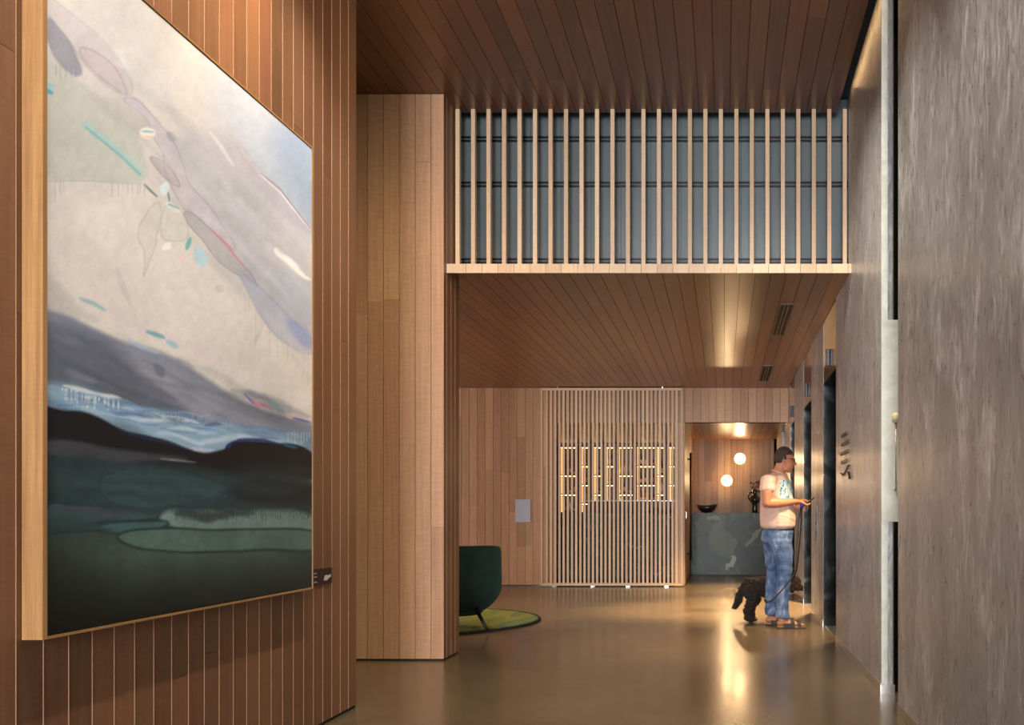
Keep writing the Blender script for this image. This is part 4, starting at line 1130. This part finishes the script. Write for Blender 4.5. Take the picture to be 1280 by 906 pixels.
for k in range(25):
    a = 2*math.pi*k/24; pts.append((c0.x+.068*math.cos(a)+.004, c0.y+.072*math.sin(a), c0.z-.004-.024*math.cos(a)))
tube(bm, pts, .007, 6, False); obj('collar', bm, SHIRT, shirt)
# jeans
jc = [[E(972, 664, YM, .158, .17, .04), E(971, 674, YM, .155, .17, .05)]]
for pts_ in ([(975, 676, 9.375, .118), (979, 692, 9.34, .098), (980.3, 712, yn, .076), (979.3, 735, yn, .069), (977.8, 755, yn, .066), (978.4, 770.5, yn, .068)],
             [(966.5, 676, 9.53, .112), (966, 692, 9.57, .09), (966.5, 712, yf, .07), (965, 735, yf, .066), (963.8, 755, yf, .064), (963.8, 766, yf, .066)]):
    jc.append([(lambda p: (p.x, p.y, p.z, r_, r_, .03))(P(a_, b_, c_)) for a_, b_, c_, r_ in pts_])
def fold(co, n_):
    s = math.sin(co.z*58+co.x*14+math.sin(co.x*30)*1.2)*.004+math.sin(co.z*23-co.x*31)*.004
    lo = max(0, (.35-co.z)/.3)
    return n_*(s*(.5+lo))
blob('jeans', jc, .009, DENIM, man, 4, disp=fold)
# hair: cap over skull, behind and above a tilted line
HAIR = simple('dark_hair', rgb(62, 48, 40), .8, 0, .6, 320)
ha, hb = P(993.2, 566.3, YM), P(968, 583.0, YM)
def keep_h(co):
    px = co.x*F/YM+VX; py = VY-(co.z-H)*F/YM
    if px > 983: return py < 567.0+(993-px)*.3
    if px > 977.5: return py < 575
    return py < 578+(977.5-px)*.7
blob('hair', [[E(980.0, 569.3, YM, .0905, .080, .0905)], [E(976, 572, YM, .066, .076, .075)]], .007, HAIR, man, 1, keep_h,
     lambda co, n_: n_*(.003*math.sin(co.x*310+co.z*90)*math.sin(co.y*240)))
# eyes, glasses
EYE = simple('eye_dark', (.02, .015, .012, 1), .2)
for s_ in (-1, 1):
    p = P(990.4, 574.4, YM+s_*.03); bm = B(); bmesh.ops.create_uvsphere(bm, u_segments=12, v_segments=8, radius=.009, matrix=Matrix.Translation(p)); obj('eye', bm, EYE, man, smooth=True)
gl = None
bm = B()
for s_ in (-1, 1):
    c = P(993.2, 575.2, YM+s_*.034); pts = []
    for k in range(17):
        a = 2*math.pi*k/16; pts.append(c+V3((.006*math.sin(a)+.002, .026*math.cos(a)*1, .017*math.sin(a))))
    tube(bm, pts, .0024, 6, False)
    tube(bm, [c+V3((.004, s_*.026, .006)), P(990, 573.3, YM+s_*.079), P(980, 572.6, YM+s_*.083), P(978.4, 575.5, YM+s_*.083)], .0028, 6)
tube(bm, [P(993.6, 574.6, YM-.008), P(993.9, 574.3, YM), P(993.6, 574.6, YM+.008)], .0024, 6)
obj('glasses', bm, BLACK, man)
# sandals
SOLE = simple('sandal_sole', rgb(52, 40, 32), .7); STRAP = simple('sandal_strap', rgb(40, 32, 30), .6); CORK = simple('cork', rgb(170, 128, 84), .8)
for y_, hl, toe in ((yn, 971, 1007), (yf, 957, 985.5)):
    xh, xt = (hl-VX)*y_/F, (toe-VX)*y_/F; cx = (xh+xt)/2; L2 = (xt-xh)/2
    def outline(scale, z, bm):
        vs = []
        for k in range(28):
            a = 2*math.pi*k/28; wx = math.cos(a); wv = .046+.008*wx
            vs.append(bm.verts.new((cx+L2*scale*math.copysign(abs(wx)**.8, wx), y_+wv*scale*math.sin(a), z)))
        return vs
    def slab(z0_, z1_, sc_, name, mat, par):
        bm = B(); a = outline(sc_, z0_, bm); b = outline(sc_, z1_, bm)
        for k in range(28): bm.faces.new((a[k], a[(k+1) % 28], b[(k+1) % 28], b[k]))
        bm.faces.new(a[::-1]); bm.faces.new(b); return obj(name, bm, mat, par)
    sd_ = slab(0, .012, 1.0, 'sandal', SOLE, man); slab(.012, .028, .98, 'footbed', CORK, sd_)
    for fx, hh in ((.56, .075), (.78, .052)):
        bm = B(); x_ = xh+(xt-xh)*fx; n_ = 12; rr = []
        for side in (0, 1):
            rr.append([bm.verts.new((x_+(-.016 if side == 0 else .016)-.01*math.sin(math.pi*k/n_), y_-.049*math.cos(math.pi*k/n_), .018+(hh+.004)*math.sin(math.pi*k/n_)**.7)) for k in range(n_+1)])
        for k in range(n_): bm.faces.new((rr[0][k], rr[0][k+1], rr[1][k+1], rr[1][k]))
        o = obj('strap', bm, STRAP, sd_); m = o.modifiers.new('s', 'SOLIDIFY'); m.thickness = .004; m.offset = 0
    bm = B(); 
    pts = [(xh+(xt-xh)*.5, y_-.05, .02), (xh+(xt-xh)*.3, y_-.052, .05), (xh+(xt-xh)*.2, y_-.04, .07)]
    box(bm, xh+(xt-xh)*.22, xh+(xt-xh)*.6, y_-.053, y_-.047, .012, .05); obj('side_panel', bm, STRAP, sd_)
# phone
t = thing('smartphone', ph, 'black smartphone held in the man\'s hands', 'phone')
bm = B(); box(bm, -.0385, .0385, -.074, .074, -.004, .004, bev=.003)
bm.transform(Matrix.Translation(ph+V3((.0, .02, .004))) @ Matrix.Rotation(math.radians(-38), 4, 'Y') @ Matrix.Rotation(math.radians(70), 4, 'Z'))
obj('casing', bm, BLACK, t)
bm = B(); box(bm, -.035, .035, -.07, .07, .0042, .005)
bm.transform(Matrix.Translation(ph+V3((.0, .02, .004))) @ Matrix.Rotation(math.radians(-38), 4, 'Y') @ Matrix.Rotation(math.radians(70), 4, 'Z'))
obj('screen', bm, simple('phone_glass', (.02, .025, .03, 1), .08), t)

# ------------------------------------------------------------------ dog
YD = 9.86
def furmat():
    m = MT('dark_curly_fur'); tc = m.node('ShaderNodeTexCoord').outputs['Object']
    n = m.noise(tc, 30, 4, .6, 1); sx = m.node('ShaderNodeSeparateXYZ'); m.l(tc, sx.inputs[0])
    a = m.ramp(n, [(.3, (.006, .004, .003, 1)), (.7, (.035, .02, .012, 1))]); b = m.ramp(n, [(.3, (.02, .009, .005, 1)), (.7, (.07, .032, .016, 1))])
    hd = m.math('SMOOTH_MIN', m.math('MAXIMUM', m.math('MULTIPLY', m.math('SUBTRACT', sx.outputs[0], .17), 9), 0), 1, .1)
    m.base(m.rgbmix(hd, a, b)); m.bump(m.noise(tc, 120, 3, .6, 2), .8, .01)
    return m.set(Roughness=.8)
FUR = furmat()
dog = thing('dog', (P(958, 0, YD).x, YD, 0), 'small dark brown curly-haired dog standing behind the man\'s legs', 'dog')
def D(px, py, dy, rx, ry, rz): p = P(px, py, YD+dy); return (p.x, p.y, p.z, rx, ry, rz)
dc = [[D(936, 735, 0, .082, .085, .10), D(945, 734.5, 0, .09, .09, .098), D(958, 733.5, 0, .09, .09, .095), D(971, 733.5, 0, .09, .088, .105), D(979, 733, 0, .075, .075, .095)],
      [D(979, 730, 0, .06, .055, .07), D(988, 728, -.01, .05, .05, .06), D(993, 728.5, -.02, .05, .05, .055)],     # neck
      [D(993.5, 728.3, -.02, .058, .056, .062)], [D(995, 731.5, -.02, .05, .05, .05)],
      [D(996, 733, -.02, .036, .036, .034), D(1000.3, 735, -.02, .026, .03, .024)],                                # muzzle
      [D(990, 729, -.075, .022, .016, .03), D(989.5, 737, -.085, .024, .018, .034)], [D(990, 729, .04, .022, .016, .03), D(989.5, 737, .05, .024, .018, .034)],  # ears
      [D(931.5, 731, 0, .03, .03, .03), D(927, 737, 0, .034, .032, .034), D(923.8, 746, 0, .04, .036, .04), D(921.5, 754, 0, .036, .034, .036), D(918.5, 759.5, 0, .022, .022, .02)],  # tail
      ]
for dy, ox in ((-.07, 0), (.06, 5)):
    dc.append([D(938+ox*.4, 740, dy, .072, .055, .075), D(939.5+ox, 748.5, dy, .05, .042, .05), D(936+ox, 757, dy, .034, .032, .03), D(933.4+ox, 763, dy, .034, .032, .03), D(934.5+ox, 770, dy, .036, .034, .03), D(935.8+ox, 774.3, dy, .036, .034, .02), (P(938.5+ox, 0, YD+dy).x, YD+dy, .022, .034, .032, .02)])
for dy, ox in ((-.06, 0), (.06, 3)):
    dc.append([D(974+ox, 740, dy, .055, .045, .06), D(975+ox, 750, dy, .036, .034, .04), D(974.5+ox, 762, dy, .032, .03, .03), (P(974.5+ox, 0, YD+dy).x, YD+dy, .045, .034, .034, .03), (P(977+ox, 0, YD+dy).x, YD+dy, .022, .032, .032, .02)])
import mathutils.noise as mn
def curls(co, n_):
    a = mn.noise(co*38)*.016+mn.noise(co*85+V3((5, 1, 2)))*.013
    return V3((0, 0, 0)) if co.z < .03 else n_*(a+.003)
dbody = blob('fur_body', dc, .0065, FUR, dog, 2, disp=curls)
bm = B(); p = D(1003.2, 734, -.02, 1, 1, 1); bmesh.ops.create_uvsphere(bm, u_segments=12, v_segments=8, radius=.011, matrix=Matrix.Translation(p[:3])); obj('nose', bm, BLACK, dog, smooth=True)
for s_ in (-1, 1):
    p = D(998.6, 728.6, -.02+s_*.03, 1, 1, 1); bm = B(); bmesh.ops.create_uvsphere(bm, u_segments=10, v_segments=8, radius=.008, matrix=Matrix.Translation(p[:3])); obj('eye', bm, EYE, dog, smooth=True)
# collar and leash
bm = B(); cc = P(984.5, 729.5, YD-.005); pts = []
for k in range(25):
    a = 2*math.pi*k/24; pts.append(cc+V3((.012*math.sin(a), .066*math.cos(a), .076*math.sin(a))))
tube(bm, pts, .009, 6, False); obj('collar', bm, simple('collar_black', (.02, .018, .016, 1), .5), dog)
t = thing('dog_leash', grip, 'black dog leash with blue grip hanging from the man\'s hand and crossing his legs', 'leash')
STR = simple('leash_webbing', (.015, .013, .013, 1), .55)
def spline(pts, n=10):
    pts = [Vector(p) for p in pts]; out = []
    for i in range(len(pts)-1):
        p0 = pts[max(i-1, 0)]; p1, p2 = pts[i], pts[i+1]; p3 = pts[min(i+2, len(pts)-1)]
        for k in range(n):
            s = k/n; out.append(.5*((2*p1)+(-p0+p2)*s+(2*p0-5*p1+4*p2-p3)*s*s+(-p0+3*p1-3*p2+p3)*s**3))
    out.append(pts[-1]); return out
bm = B()
tube(bm, spline([P(1001, 634, 9.42), P(999, 650, 9.38), P(996.5, 680, 9.33), P(995.5, 700, 9.28), P(993, 716, 9.24), P(984, 729.5, 9.225), P(974, 741, 9.225), P(966, 749.5, 9.23), P(958.5, 752.6, 9.30), P(956.2, 751, 9.50), P(957, 748, 9.70), P(966, 744, 9.745), P(978, 737, 9.745), P(984, 733, 9.78)]), .0065, 8)
obj('strap', bm, STR, t)
bm = B(); tube(bm, spline([P(1002, 634, 9.45), P(1001, 660, 9.50), P(998.5, 690, 9.60), P(996, 710, 9.72), P(992, 722, 9.80), P(986, 726, 9.80)]), .006, 8)
obj('strap', bm, STR, t)
bm = B(); lathe(bm, grip-V3((0, 0, .03)), [(.016, 0), (.022, .01), (.022, .05), (.016, .06)], 14); obj('grip', bm, simple('blue_plastic', rgb(20, 50, 190), .35), t)
